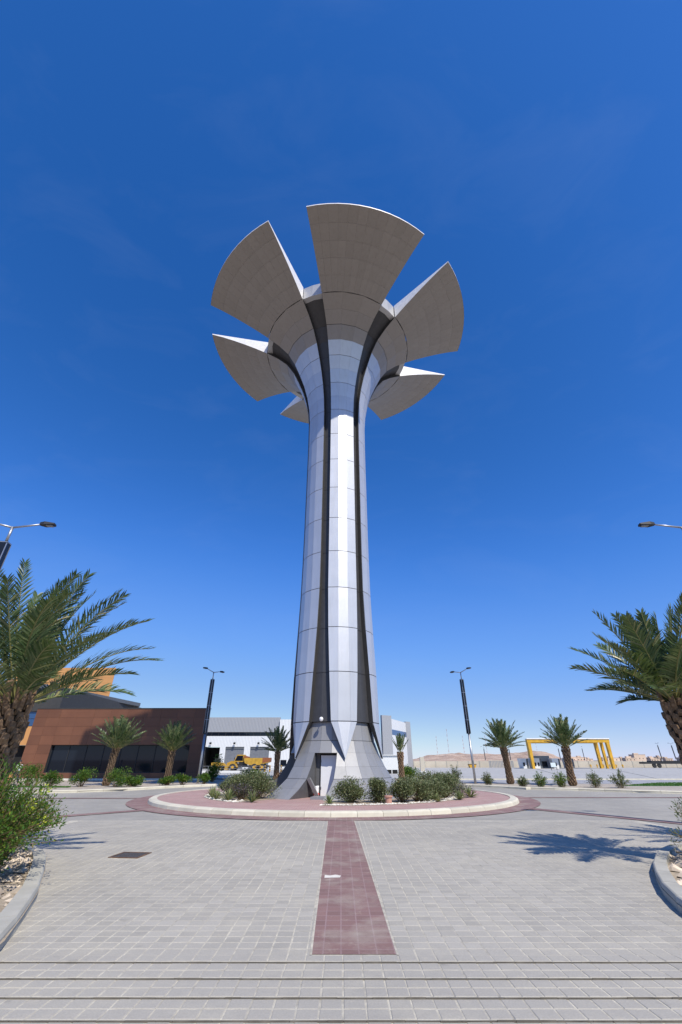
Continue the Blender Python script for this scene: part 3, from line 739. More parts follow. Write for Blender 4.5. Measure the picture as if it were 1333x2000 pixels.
# white gravel along the bed edges
def rock(mb, c, s, rng, mi=0, sub=1):
    """small angular stone: jittered octahedron-based lump"""
    i = len(mb.v); pts = [(1, 0, 0), (.5, .86, 0), (-.5, .86, 0), (-1, 0, 0), (-.5, -.86, 0), (.5, -.86, 0)]
    a = rng.uniform(0, 2 * pi); sx, sy, sz = s * rng.uniform(.7, 1.3), s * rng.uniform(.6, 1.1), s * rng.uniform(.35, .75)
    for (x, y, z) in pts:
        j = rng.uniform(.75, 1.2); X, Y = x * sx * j, y * sy * j
        mb.v.append((c[0] + X * cos(a) - Y * sin(a), c[1] + X * sin(a) + Y * cos(a), c[2] + rng.uniform(-.1, .25) * sz))
    mb.v.append((c[0] + rng.uniform(-.3, .3) * s, c[1] + rng.uniform(-.3, .3) * s, c[2] + sz))
    for k in range(6): mb.f.append((i + k, i + (k + 1) % 6, i + 6)); mb.mi.append(mi)
rng = random.Random(31); mb = MB()
for k in range(1500):
    a = rng.uniform(a0, a1); r = 7.2 - abs(rng.gauss(0, .28))
    p = pol(r, a, .172); rock(mb, p, rng.uniform(.03, .075), rng)
tag(mb.build('white_gravel', 'pale_stone'), 'pale gravel scattered along the edge of the island bed', 'gravel', kind='stuff')

# palms
def boot_mesh(seed, L=.24, w=.17):
    rng = random.Random(seed); mb = MB()
    b = [(-w / 2, 0, 0), (w / 2, 0, 0), (w / 2 * .8, .055, .02), (-w / 2 * .8, .055, .02)]
    t = [(-w * .36, .05, L), (w * .36, .05, L * rng.uniform(.85, 1.1)), (w * .30, .105, L * .93), (-w * .30, .105, L)]
    b = [(x, -y, z) for x, y, z in b]; t = [(x + rng.uniform(-.012, .012), -y - rng.uniform(0, .03), z) for x, y, z in t]
    mid = [((p[0] + q[0]) / 2 * 1.08, (p[1] + q[1]) / 2 - .028, (p[2] + q[2]) / 2) for p, q in zip(b, t)]
    mb.hexa(b, mid); mb.hexa(mid, t); return mb
BOOTS = [boot_mesh(k, .22 + .03 * (k % 3), .16 + .015 * (k % 2)) for k in range(5)]
BOOTM = [b_.mesh('leaf_base', 'palm_boot') for b_ in BOOTS]
STUBS = [boot_mesh(20 + k, .42 + .06 * k, .12).mesh('leaf_base', 'palm_boot') for k in range(3)]
def frond(fm, rm, p0, d0, L, nl, lw, ll, rng, grav=.55, wind=Vector((0, 0, 0)), seg=14, droop=0.0):
    ds = L / seg; p = Vector(p0); d = Vector(d0).normalized(); pts = [p.copy()]; ds_ = []
    for k in range(seg):
        f = (k + 1) / seg; d = (d + (Vector((0, 0, -grav)) + wind) * ds * (f ** 1.3) * .75).normalized(); p = p + d * ds; pts.append(p.copy()); ds_.append(d.copy())
    ds_.append(ds_[-1])
    rm.tube(pts, [.022 * (1 - .88 * k / seg) * L / 2.8 + .003 for k in range(seg + 1)], 4, cap=False)
    side0 = ds_[0].cross(Vector((0, 0, 1)))
    if side0.length < .15: side0 = Vector((rng.uniform(-1, 1), rng.uniform(-1, 1), 0))
    tw = rng.uniform(-.5, .5)
    for k in range(nl):
        f = .20 + .80 * k / (nl - 1); x = f * seg; i = min(seg - 1, int(x)); q = pts[i].lerp(pts[i + 1], x - i); t = ds_[i].lerp(ds_[i + 1], x - i).normalized()
        s = t.cross(Vector((0, 0, 1)))
        if s.length < .2: s = side0 - t * side0.dot(t)
        s.normalize(); n = s.cross(t); s, n = s * cos(tw) + n * sin(tw), n * cos(tw) - s * sin(tw)
        prof = (min(1, (f - .14) / .22)) * (1 - .62 * max(0, (f - .45) / .55) ** 1.4)
        l = ll * prof * rng.uniform(.88, 1.1); an = R(66 - 32 * f) + rng.uniform(-.13, .13)
        for sg in (-1, 1):
            v = R(rng.uniform(14, 38)); e = (t * cos(an) + (s * sg * cos(v) + n * sin(v)) * sin(an)).normalized()
            nb = e.cross(t).cross(e); wv = e.cross(n); 
            if wv.length < .1: wv = t
            wv = (wv.normalized() * .75 + n * .5 * sg * rng.uniform(-1, 1)).normalized() * lw * .5 * rng.uniform(.8, 1.15)
            m_ = q + e * l * .5; tip_ = q + e * l + Vector((0, 0, -.10 * l - droop * l)) + wind * l * .12
            j = len(fm.v); fm.v += [tuple(q - wv * .6), tuple(q + wv * .6), tuple(m_ + wv), tuple(m_ - wv), tuple(tip_)]
            fm.f += [(j, j + 1, j + 2, j + 3), (j + 3, j + 2, j + 4)]; fm.mi += [0, 0]
def palm(label, loc, th, rad, nf, L, seed, near=False, nl=26, lw=.05, ll=.42, wind=(0, 0, 0), group=None, elmin=-5, spread=1.0, lean=(0, 0), grav=.55, gather=0):
    rng = random.Random(seed); t = thing('palm_tree', label, 'palm tree', loc, 0, group); W = Vector(wind)
    mb = MB(); n = 10; pts = [(lean[0] * (k / n) ** 1.5, lean[1] * (k / n) ** 1.5, -.05 + th * k / n) for k in range(n + 1)]
    rr = [rad * (1.18 - .22 * min(1, k / 3) + (.10 if k > 7 else 0)) for k in range(n + 1)]; rr[-1] *= .8
    mb.tube(pts, rr, 14, 0)
    def axis(z): f = max(0, min(1, z / th)); return Vector((lean[0] * f ** 1.5, lean[1] * f ** 1.5, z)), rad * (1.18 - .22 * min(1, f * n / 3) + (.10 if f > .7 else 0))
    rows = int(th / .115); parts = []
    trunk = None
    for j in range(rows):
        z = .04 + j * .115; c, r = axis(z); cnt = 9 if near else 8
        for k in range(cnt):
            a = 2 * pi * (k + (j % 2) * .5) / cnt + j * .13 + rng.uniform(-.06, .06); sc = r / .28 * (1.0 if z < th - .5 else 1.05)
            tilt = rng.uniform(.02, .16) + (.12 if z > th - .6 else 0)
            parts.append((c + Vector((cos(a), sin(a), 0)) * (r * .93), a, sc * rng.uniform(.9, 1.12), tilt, z > th - .42))
    trunk = mb.build('trunk', 'palm_trunk', t, True)
    if near:
        for p, a, sc, tilt, top_ in parts:
            me = STUBS[rng.randrange(3)] if (top_ and rng.random() < .7) else BOOTM[rng.randrange(5)]
            o = link('leaf_base', me, trunk, loc=p, rot=(tilt, rng.uniform(-.12, .12), a + pi / 2), scale=sc)
            o.rotation_mode = 'ZXY'
    else:
        bm = MB()
        for p, a, sc, tilt, top_ in parts:
            src = BOOTS[rng.randrange(5)]; Mx = Matrix.Translation(p) @ Matrix.Rotation(a + pi / 2, 4, 'Z') @ Matrix.Rotation(tilt, 4, 'X') @ Matrix.Scale(sc, 4)
            i = len(bm.v); bm.v += [tuple(Mx @ Vector(v)) for v in src.v]; bm.f += [tuple(i + q for q in f) for f in src.f]; bm.mi += [0] * len(src.f)
        bm.build('leaf_bases', 'palm_boot', trunk)
    top_c = Vector((lean[0], lean[1], th - .06))
    for k in range(nf):
        u = (k + .5) / nf; el = R(84 - (84 - elmin) * (u ** 1.05)) if not gather else R(88 - gather * u)
        a = k * 2.39996 + rng.uniform(-.25, .25)
        d = Vector((cos(a) * cos(el) * spread, sin(a) * cos(el) * spread, sin(el))).normalized()
        l = L * (.72 + .28 * sin(pi * min(1, .25 + .75 * u))) * rng.uniform(.88, 1.08)
        fm, rm = MB(), MB()
        frond(fm, rm, top_c + Vector((cos(a), sin(a), 0)) * rad * .55 * u, d, l, nl, lw, ll, rng, grav * (.55 + .6 * u), W * (.6 + .7 * rng.random()))
        i = len(fm.v); fm.v += rm.v; fm.f += [tuple(i + q for q in f) for f in rm.f]; fm.mi += [1] * len(rm.f)
        fm.build('frond', ['palm_leaf', 'palm_rachis'], t)
    return t
palm('large date palm with windswept fronds behind the leafy green bush', (-7.25, 10.3, .12), 2.85, .25, 42, 3.1, 11, True, 54, .034, .54, (.34, .0, .0), elmin=14, grav=.58)
palm('large date palm with upright fronds above the rocky kerbed planter', (7.65, 10.6, .12), 2.95, .205, 42, 2.25, 12, True, 50, .034, .50, (.02, 0, .0), elmin=10, grav=.60)
palm('date palm whose shadow lies across the paving beyond the rocky planter', (11.6, 12.3, .12), 2.6, .25, 30, 2.6, 13, False, 30, .05, .45, elmin=0, grav=.4)
palm('date palm with leaning trunk before the long dark window', (-18.7, 40.0, .1), 2.55, .20, 40, 2.6, 14, False, 30, .055, .46, elmin=22, grav=.26, lean=(.15, 0))
palm('date palm before the brown wall, second from the stepped window end', (-14.7, 42.3, .1), 2.45, .20, 42, 2.4, 15, False, 30, .055, .46, elmin=22, grav=.26)
palm('date palm growing in front of the white shed doors', (-6.5, 50.0, .1), 2.5, .20, 42, 2.4, 16, False, 30, .055, .46, elmin=12, grav=.34)
palm('young palm with few bundled upright fronds beside the tower skirt', (5.35, 44.0, .1), 2.35, .19, 16, 1.6, 17, False, 22, .06, .25, grav=.12, gather=38)
palm('date palm on the verge between lamp post and yellow gate', (14.4, 42.6, .1), 2.7, .20, 40, 2.35, 18, False, 32, .055, .46, elmin=10, grav=.36, lean=(-.12, .05))
palm('date palm standing in front of the yellow gate beam', (18.35, 39.8, .1), 2.7, .21, 38, 2.4, 19, False, 32, .055, .46, elmin=16, grav=.34, lean=(.10, 0))

# ---------------------------------------------------------------- near planters
def planter(name, label, pts, inner, side, seed):
    mb = MB(); mb.poly([(p[0], p[1], .11) for p in (pts + inner)]); pl = mb.build(name, 'bed_soil'); tag(pl, kind='structure')
    kerb_stones(name, pts, .24, .19, pl, 'concrete', side=side, seg=.85, batter=.03)
    return pl
LP = [(-3.25, 3.8), (-3.5, 5.5), (-3.76, 6.5), (-4.14, 7.42), (-4.65, 8.57), (-5.43, 10.03), (-6.06, 11.12), (-6.6, 11.85), (-7.6, 12.7), (-9.2, 13.3), (-12, 13.7), (-20, 14.0)]
RP = [(4.0, 3.8), (4.2, 6.0), (4.69, 7.83), (5.03, 8.71), (5.71, 10.03), (6.2, 10.75), (6.86, 11.64), (7.79, 12.52), (9.0, 13.2), (11, 13.7), (20, 14.0)]
plL = planter('planter_bed', '', LP, [(-20, 3.8)], 1, 1)
plR = planter('planter_bed', '', RP, [(20, 3.8)], -1, 2)
def inpoly(x, y, P):
    c = False
    for (a, b_), (d, e) in zip(P, P[1:] + P[:1]):
        if (b_ > y) != (e > y) and x < (d - a) * (y - b_) / (e - b_) + a: c = not c
    return c
for P, seed, side, lab in ((LP, 41, -1, 'loose brown stones covering the soil under the leafy bush'), (RP, 42, 1, 'loose brown stones covering the kerbed planter under the thin shrub')):
    rng = random.Random(seed); mb = MB(); poly_ = P + [(20 * side, 3.8)]; k = 0
    while k < 2600:
        x = rng.uniform(3.4, 12) * side; y = rng.uniform(4, 13.2)
        if not inpoly(x, y, poly_) or not inpoly(x - .26 * side, y, poly_): continue
        rock(mb, (x, y, .11), rng.choice([.03, .045, .06, .09, .13]) * rng.uniform(.8, 1.25), rng); k += 1
    tag(mb.build('rock_mulch', 'stone'), lab, 'rocks', kind='stuff')
def near_bush(label, loc, rx, ry, h, n, seed, mat, stems, Lf, Wf, name='leafy_bush', lowf=.12):
    rng = random.Random(seed); t = thing(name, label, 'bush', loc); sm_, lm = MB(), MB()
    for k in range(stems):
        a = rng.uniform(0, 2 * pi); q = rng.random() ** .6; e = Vector((cos(a) * q * rx, sin(a) * q * ry, 0)); e.z = h * (1 - .55 * q * q) * rng.uniform(.55, 1.05)
        b0 = Vector((e.x * .25 + rng.uniform(-.1, .1), e.y * .25 + rng.uniform(-.1, .1), 0)); mid = b0.lerp(e, .55) + Vector((e.x * -.10, e.y * -.10, .12 * h))
        sm_.tube([b0, mid, e], [.009, .006, .0025], 4, cap=False)
        for i in range(n // stems):
            f = rng.uniform(lowf, 1.04); p = (b0.lerp(mid, f / .55) if f < .55 else mid.lerp(e, (f - .55) / .45))
            off = rdir(rng); p = p + off * rng.uniform(.0, .10) * (1.15 - .5 * f)
            d = (off + (e - mid).normalized() * .8 + Vector((0, 0, .1))).normalized()
            leaf(lm, p, d, rdir(rng) * .8 + Vector((0, 0, 1)), Lf * rng.uniform(.55, 1.2), Wf * rng.uniform(.7, 1.2))
    sm_.build('stems', 'twig', t); lm.build('foliage', mat, t); return t
near_bush('large leafy green bush with yellow flowers spilling over the kerb', (-6.1, 8.75, .11), 1.45, 1.35, 1.75, 18000, 61, 'bush_leaf', 340, .075, .030)
near_bush('leafy green bush with bare lower stems crowding the same bed', (-7.1, 10.6, .11), 1.4, 1.2, 1.55, 8000, 62, 'bush_leaf', 200, .075, .030)
near_bush('thin sparse shrub growing among brown rocks in a kerbed planter', (7.15, 10.3, .11), .72, .7, 1.15, 1900, 63, 'thin_leaf', 70, .085, .022)
for k, (px_, py_, pz) in enumerate([(-5.75, 8.35, 1.5), (-6.05, 8.5, 1.62), (-5.5, 8.6, 1.35), (-6.3, 8.2, 1.3), (-5.95, 8.1, 1.15)]):
    pass
# flower clusters on the bush
rng = random.Random(99); mb = MB(); fl = [o for o in COL.objects if o.get('label', '').startswith('large leafy')][0]
m_, nt, b = newmat('flower_yellow'); b.inputs['Base Color'].default_value = (.36, .42, .02, 1); b.inputs['Roughness'].default_value = .6
for k in range(22):
    a = rng.uniform(-2.6, .4); c = Vector((cos(a) * rng.uniform(.3, 1.0), sin(a) * rng.uniform(.5, 1.05), rng.uniform(.8, 1.5))); mb = MB()
    for q in range(22):
        leaf(mb, rdir(rng) * .08, (rdir(rng) + Vector((0, 0, .8))).normalized(), rdir(rng), .05, .022)
    o = mb.build('flower_cluster', 'flower_yellow', fl); o.location = c; o['kind'] = 'stuff'

# ---------------------------------------------------------------- planting along the far verge
vs_ = [(9.7, 42.6, .8, 1.5, 'thin_leaf', 'grey green desert bush beside the foot of the lamp post'), (11.9, 40.6, .55, .95, 'thin_leaf', 'low desert bush between the lamp post and the palm'),
       (14.0, 38.6, .5, .7, 'thin_leaf', 'small dry desert shrub just past the palm trunk'), (15.2, 38.3, .6, 1.0, 'bush_leaf', 'young desert bush on the verge between two palms'),
       (16.5, 37.6, .65, 1.1, 'bush_leaf', 'bright green young bush beside the trunk of the gate palm'), (18.9, 37.3, .7, 1.1, 'thin_leaf', 'airy desert bush before the concrete yard'),
       (20.5, 36.9, .75, 1.15, 'thin_leaf', 'airy desert bush at the end of the cream kerb')]
for i, (x, y, r, h, mt, lab) in enumerate(vs_):
    near_bush(lab, (x, y, .1), r, r, h, 1300, 300 + i, mt, 34, .11, .045, 'desert_bush')
vl = [(-24.5, 39.4, 1.0, 1.7, 'bush_leaf'), (-22.3, 38.6, .9, 1.2, 'bush_leaf'), (-20.0, 38.6, 1.1, 1.5, 'bush_leaf'), (-17.2, 38.4, 1.2, 1.3, 'bush_leaf'), (-16.0, 38.8, .9, 1.0, 'bush_leaf'),
      (-14.1, 40.6, .7, .7, 'bush_leaf'), (-13.0, 41.2, .8, .8, 'bush_leaf'), (-11.6, 42.6, .7, .9, 'bush_leaf')]
ll_ = ['tall leafy bush next to the walking person', 'leafy bush below the sill of the dark window corner', 'spreading green bush left of the leaning palm trunk',
       'wide green bush hugging the leaning palm trunk', 'rounded green bush between the two palms at the brown wall', 'low bright bush at the foot of the upright palm',
       'low bright bush beside the grey lamp post', 'low green bush on the far side of the lamp post']
for i, ((x, y, r, h, mt), lab) in enumerate(zip(vl, ll_)):
    shrub('verge_bush', lab, 'bush', (x, y, .1), r, r * .8, h, 1700, .13, .06, mt, 400 + i, lobes=6)
for i, (x, y, r, h, mt, lab) in enumerate([(-12.1, 47.0, .85, 2.3, 'bush_leaf', 'dark leafy small tree beside the brown building corner'), (-8.6, 49.0, 1.4, 1.2, 'bush_leaf', 'dark green shrub in front of the white railing'),
      (-5.4, 49.5, 1.2, 1.1, 'red_leaf', 'dark red leaved shrub near the striped bollards'), (-3.6, 47.5, 1.4, 1.0, 'bush_leaf', 'dark green shrub behind the tower foot'), (6.2, 46.0, 1.0, 1.5, 'bush_leaf', 'green shrub behind the young palm')]):
    shrub('verge_bush', lab, 'bush', (x, y, .1), r, r * .8, h, 2200, .15, .07, mt, 450 + i, lobes=7)
# grass strips
def lawn(lab, poly_, n, seed):
    rng = random.Random(seed); mb = MB(); xs = [p[0] for p in poly_]; ys = [p[1] for p in poly_]; k = 0
    while k < n:
        x, y = rng.uniform(min(xs), max(xs)), rng.uniform(min(ys), max(ys))
        if inpoly(x, y, poly_):
            leaf(mb, Vector((x, y, .1)), (rdir(rng) * .5 + Vector((0, 0, 1))).normalized(), rdir(rng), .09, .05); k += 1
    tag(mb.build('lawn', 'grass_blade'), lab, 'grass', kind='stuff')
    mb = MB(); mb.poly([(p[0], p[1], .104) for p in poly_]); g = mb.build('lawn_ground', 'grass_blade'); g['kind'] = 'structure'
lawn('short green lawn on the verge beside the concrete yard', [(22.0, 39.6), (40, 38.5), (40, 46), (28, 44.5)], 9000, 7)
lawn('narrow green lawn strip below the brown building', [(-30, 37.6), (-20.2, 37.3), (-20.4, 38.1), (-30, 38.6)], 5000, 8)

# ================================================================== LAMPS
def lamp_proto(h=10.0):
    t = thing('street_lamp', '', 'street lamp')
    s = h / 9.5
    mb = MB(); mb.box(-.2, .2, -.2, .2, 0, .03); mb.build('base_plate', 'galvanised', t)
    mb = MB(); mb.tube([(0, 0, .03), (0, 0, 3.95 * s)], [.115, .095], 12); mb.build('pole', 'galvanised', t, True)
    sl_ = MB(); q = .135
    sl_.box(-q, q, -q, q, 3.95 * s, 8.65 * s); sv = sl_.build('solar_sleeve', 'solar_black', t)
    for k in range(4):
        z = 3.95 * s + (k + 1) * 4.7 * s / 4
        onebox('sleeve_ring', 'galvanised', sv, -q - .012, q + .012, -q - .012, q + .012, z - .05, z - .015)
    mb = MB()
    for a in (-1, 1):
        for b_ in (-1, 1): mb.box(a * q - .014, a * q + .014, b_ * q - .014, b_ * q + .014, 3.97 * s, 8.58 * s)
    mb.build('sleeve_edge', 'galvanised', sv)
    mb = MB(); mb.tube([(0, 0, 8.65 * s), (0, 0, 9.3 * s)], .05, 8); mb.build('mast', 'galvanised', t, True)
    for sg in (-1, 1):
        mb = MB(); mb.tube([(0, 0, 9.27 * s), (sg * .95 * s, 0, 9.27 * s + .22)], [.042, .032], 8); mb.build('arm', 'galvanised', t, True)
        mb = MB(); x0 = sg * .9 * s; dx = sg * .55; z = 9.27 * s + .23
        mb.hexa([(x0, -.06, z - .05), (x0 + dx * .35, -.15, z - .06), (x0 + dx, -.12, z - .02), (x0 + dx, .12, z - .02), (x0 + dx * .35, .15, z - .06), (x0, .06, z - .05)][::sg],
                [(x0, -.05, z + .06), (x0 + dx * .35, -.12, z + .08), (x0 + dx, -.09, z + .05), (x0 + dx, .09, z + .05), (x0 + dx * .35, .12, z + .08), (x0, .05, z + .06)][::sg])
        hd = mb.build('lamp_head', 'lamp_black', t)
        onebox('lens', 'shutter_grey', hd, min(x0 + dx * .45, x0 + dx * .9), max(x0 + dx * .45, x0 + dx * .9), -.08, .08, z - .075, z - .035)
    return t
lp = lamp_proto(10.0)
for i, (x, y, rz, sc, lab) in enumerate([(-12.95, 14.7, R(8), 1, 'lamp post with black solar sleeve rising behind the windswept palm'), (13.45, 14.7, R(-8), 1, 'lamp post with twin heads rising behind the upright fronded palm'),
        (-12.55, 44.0, R(62), .955, 'lamp post with black sleeve at the brown building corner'), (11.65, 43.5, R(-62), .945, 'lamp post with black sleeve on the verge by the concrete yard')]):
    o = lp if i == 0 else copy_tree(lp)
    o.location = (x, y, 0); o.rotation_euler = (0, 0, rz); o.scale = (sc,) * 3; tag(o, lab, 'street lamp', 'solar lamp posts around the roundabout')
for i, (x, y) in enumerate([(58.9, 200), (69.2, 200), (89.6, 200), (99.4, 200), (131, 200), (136.7, 200)]):
    o = copy_tree(lp); o.location = (x, y, -1.5); o.rotation_euler = (0, 0, R(20 * i)); o.scale = (.82 if i < 4 else .95,) * 3
    tag(o, 'distant dark lamp post standing behind the boundary wall', 'street lamp', 'distant lamp posts behind the boundary wall')

# ================================================================== BUILDINGS ON THE LEFT
def windowed_wall(mb, x0, x1, y0, y1, z0, z1, wx0, wx1, wz0, wz1):
    mb.box(x0, wx0, y0, y1, z0, z1); mb.box(wx1, x1, y0, y1, z0, z1); mb.box(wx0, wx1, y0, y1, z0, wz0); mb.box(wx0, wx1, y0, y1, wz1, z1)
bb = thing('brown_building', 'low brown clad building with one long dark window band', 'building', (-23.75, 50.5, 0)); bb.scale = (1.052, 1, 1.035)
def L_(x): return x + 22.6
mb = MB(); windowed_wall(mb, -8.75, 9.0, .035, .5, .25, 6.45, -6.2, 7.55, .72, 3.12); bw = mb.build('wall', 'joint_dark', bb)
XS = [-8.75, -7.5, -6.2] + [-6.2 + 13.75 * k / 8 for k in range(1, 9)] + [9.0]; ZS = [.25, .72, 1.52, 2.32, 3.12, 3.95, 4.78, 5.61, 6.45]
for xa, xb in zip(XS, XS[1:]):
    for za, zb in zip(ZS, ZS[1:]):
        if xa >= -6.21 and xb <= 7.56 and za >= .71 and zb <= 3.13: continue
        onebox('cladding_panel', 'brown_cladding', bw, xa + .006, xb - .006, random.uniform(-.003, .003), .034, za + .006, zb - .006)
mb = MB(); mb.prism([(-8.75, .5), (-8.3, .5), (-8.3, 14), (-8.75, 14)], .25, 6.45); mb.prism([(8.5, .5), (9.0, .5), (4.0, 14), (3.5, 14)], .25, 6.45); mb.box(-8.3, 3.5, 13.5, 14, .25, 6.45); mb.build('side_wall', 'brown_cladding', bb)
mb = MB(); mb.prism([(-8.3, .5), (8.5, .5), (3.6, 13.5), (-8.3, 13.5)], 6.1, 6.3); mb.build('roof', 'roof_grey', bb)
mb = MB(); mb.box(-8.8, 9.05, -.05, .55, 6.45, 6.52); mb.build('coping', 'soffit_dark', bb)
mb = MB(); mb.box(-8.9, 9.1, -.06, .5, 0, .25); mb.build('plinth', 'pale_stone', bb)
win = MB(); win.box(-6.2, 7.55, .30, .34, .72, .78); win.box(-6.2, 7.55, .30, .34, 3.06, 3.12); wf = win.build('window_frame', 'lamp_black', bb)
nP = 8
for k in range(nP):
    xa = -6.2 + 13.75 * k / nP; xb = -6.2 + 13.75 * (k + 1) / nP
    onebox('pane', 'tinted_glass', wf, xa + .03, xb - .03, .36, .38, .78, 3.06); onebox('mullion', 'lamp_black', wf, xa - .03, xa + .03, .31, .39, .78, 3.06)
onebox('interior_wall', 'dark_void', bb, -6.3, 7.6, 2.5, 2.6, .3, 6.0)
ob = thing('orange_building', 'orange clad building block under a wide dark overhanging roof', 'building', (-42, 60, 0))
mb = MB(); mb.box(-16, 10.4, -8, -7.6, 3.25, 5.05); mb.box(-16, 10.4, -8, -7.6, 0, .55); mb.build('wall', 'orange_cladding', ob)
mb = MB(); mb.box(-16, 10.4, -7.2, -7.1, .55, 3.25); mb.build('opening', 'dark_void', ob)
gw = MB(); gw.box(-16, 10.4, -7.75, -7.65, 5.05, 5.12); gf = gw.build('window_frame', 'lamp_black', ob)
for k in range(12):
    x = -16 + k * 2.2
    for z in (5.12, 5.85): onebox('pane', 'blue_glass', gf, x + .03, x + 2.17, -7.74, -7.70, z, z + .68)
mb = MB(); mb.box(-16, 10.4, -7.9, 14, 6.56, 9.0); mb.build('upper_wall', 'soffit_dark', ob)
rf = MB(); rp = [(-62, 40), (-38.5, 47.6), (-36.6, 49), (-34.4, 51.6), (-33, 56), (-32.1, 62), (-30.8, 71.0), (-33, 74.5), (-62, 76)]
rf.prism([(x + 42, y - 60) for x, y in rp], 8.95, 9.42); rf.build('overhanging_roof', 'roof_grey', ob)
mb = MB(); mb.prism([(-6, 6), (8.6, 6), (1.0, 20), (-8, 20)], 9.42, 13.7); tb = mb.build('tower_block', 'joint_dark', ob)
for a in range(8):
    for b_ in range(6): onebox('cladding_panel', 'orange_cladding', tb, -6 + a * 1.825 + .008, -6 + (a + 1) * 1.825 - .008, 5.96, 5.998, 9.44 + b_ * .71, 9.44 + (b_ + 1) * .71 - .012)
mb = MB(); mb.box(-14, -1.6, 1.0, 3, 9.42, 10.6); mb.build('roof_screen', 'galvanised', ob)

# person walking
def skin_mesh(name, verts, edges_, radii, mat, parent, root=0):
    me = bpy.data.meshes.new(name); me.from_pydata(verts, edges_, []); o = link(name, me, parent)
    md = o.modifiers.new('skin', 'SKIN'); sv_ = me.skin_vertices[0].data
    for i, r in enumerate(radii): sv_[i].radius = (r, r) if not hasattr(r, '__len__') else r
    sv_[root].use_root = True
    s = o.modifiers.new('sub', 'SUBSURF'); s.levels = 2; s.render_levels = 2
    me.materials.append(MATS[mat]); return o
per = thing('person', 'person in pale shirt and dark trousers walking past the brown building', 'person', (-26.9, 41.3, .10), R(160))
bv = [(0, 0, .90), (0, 0, 1.12), (.02, 0, 1.36), (.03, 0, 1.48), (.05, 0, 1.60), (.06, 0, 1.70), (0, .10, .86), (.22, .10, .48), (.30, .10, .09), (.42, .10, .05), (0, -.10, .86), (-.06, -.10, .48), (-.34, -.10, .12), (-.22, -.10, .05),
      (.02, .19, 1.38), (-.10, .25, 1.12), (.02, .27, .90), (.02, -.19, 1.38), (.14, -.25, 1.12), (.30, -.24, .94), (.36, -.24, .88), (.06, .28, .82)]
be = [(0, 1), (1, 2), (2, 3), (3, 4), (4, 5), (0, 6), (6, 7), (7, 8), (8, 9), (0, 10), (10, 11), (11, 12), (12, 13), (2, 14), (14, 15), (15, 16), (2, 17), (17, 18), (18, 19), (19, 20), (16, 21)]
skin_mesh('body', bv, be, [(.14, .11), (.13, .10), (.15, .10), .055, .085, .08, .085, .055, .04, .035, .085, .055, .04, .035, .055, .042, .032, .055, .042, .032, .025, .025], 'skin', per)
skin_mesh('shirt', bv[:3] + [(.03, 0, 1.45)] + [bv[14], bv[15], bv[17], bv[18]], [(0, 1), (1, 2), (2, 3), (2, 4), (4, 5), (2, 6), (6, 7)], [(.165, .13), (.155, .125), (.17, .125), .07, .075, .065, .075, .065], 'shirt', per)
skin_mesh('trousers', [bv[0], bv[6], bv[7], bv[8], bv[10], bv[11], bv[12]], [(0, 1), (1, 2), (2, 3), (0, 4), (4, 5), (5, 6)], [(.16, .125), .105, .078, .062, .105, .078, .062], 'trousers', per)
hm = MB()
for k in range(6):
    z0, z1 = k / 6 * pi / 2, (k + 1) / 6 * pi / 2
    for a in range(10):
        f = lambda ph, th_: (.06 + .10 * cos(ph) * cos(th_) - .015, .095 * cos(ph) * sin(th_), 1.66 + .13 * sin(ph))
        hm.poly([f(z0, a * pi / 5), f(z0, (a + 1) * pi / 5), f(z1, (a + 1) * pi / 5), f(z1, a * pi / 5)])
hm.build('hair', 'lamp_black', per, True)

# ================================================================== INDUSTRIAL HALL
hall = thing('industrial_hall', 'long white corrugated industrial hall with grey top band and roller doors', 'building', (-24, 115, 0))
mb = MB()
doors = [(-8.3, -4.7), (-3.4, 1.0), (2.45, 6.95)]
xs = [-14.0] + [v for d in doors for v in d] + [9.2]
for a, b_ in zip(xs[::2], xs[1::2]): mb.box(a, b_, 0, .4, 0, 4.6)
mb.box(-14.0, 9.2, 0, .4, 4.6, 6.85); mb.build('lower_wall', 'corrugated_white', hall)
onebox('upper_wall', 'corrugated_grey', hall, -14.0, 9.2, -.05, .4, 7.7, 10.9)
onebox('window_band', 'tinted_glass', hall, -14.0, 9.2, .08, .3, 6.85, 7.7)
for k in range(14): onebox('mullion', 'lamp_black', hall, -13.9 + k * 1.68, -13.82 + k * 1.68, .02, .1, 6.85, 7.7)
for i, (a, b_) in enumerate(doors):
    if i == 0: onebox('open_bay', 'dark_void', hall, a, b_, 6, 6.1, 0, 4.6); onebox('bay_side', 'dark_void', hall, b_, b_ + .1, .4, 6, 0, 4.6); onebox('bay_side', 'dark_void', hall, a - .1, a, .4, 6, 0, 4.6)
    else:
        d = onebox('roller_door', 'shutter_grey', hall, a, b_, .28, .36, 0, 4.6)
        for k in range(15): onebox('slat', 'shutter_grey', d, a + .1, b_ - .1, .255, .28, .05 + k * .27, .29 + k * .27)
        onebox('door_hood', 'roof_grey', d, a, b_, .1, .26, 4.15, 4.6)
for x in (-7.0, -1.3, 4.4):
    f_ = MB(); f_.tube([(x, -.05, 5.5), (x, -.45, 5.6)], .05, 6); f_.box(x - .22, x + .22, -.75, -.4, 5.1, 5.5); f_.build('flood_light', 'lamp_black', hall)
onebox('tall_wall', 'corrugated_white', hall, 9.2, 32.0, -.6, .4, 0, 10.4)
for x in (10.2, 12.1): onebox('window', 'tinted_glass', hall, x, x + .95, -.66, -.6, 4.5, 5.3)
onebox('window', 'tinted_glass', hall, 9.9, 11.3, -.66, -.6, .6, 1.9)
onebox('door', 'shutter_grey', hall, 12.6, 13.9, -.66, -.6, 0, 2.2)
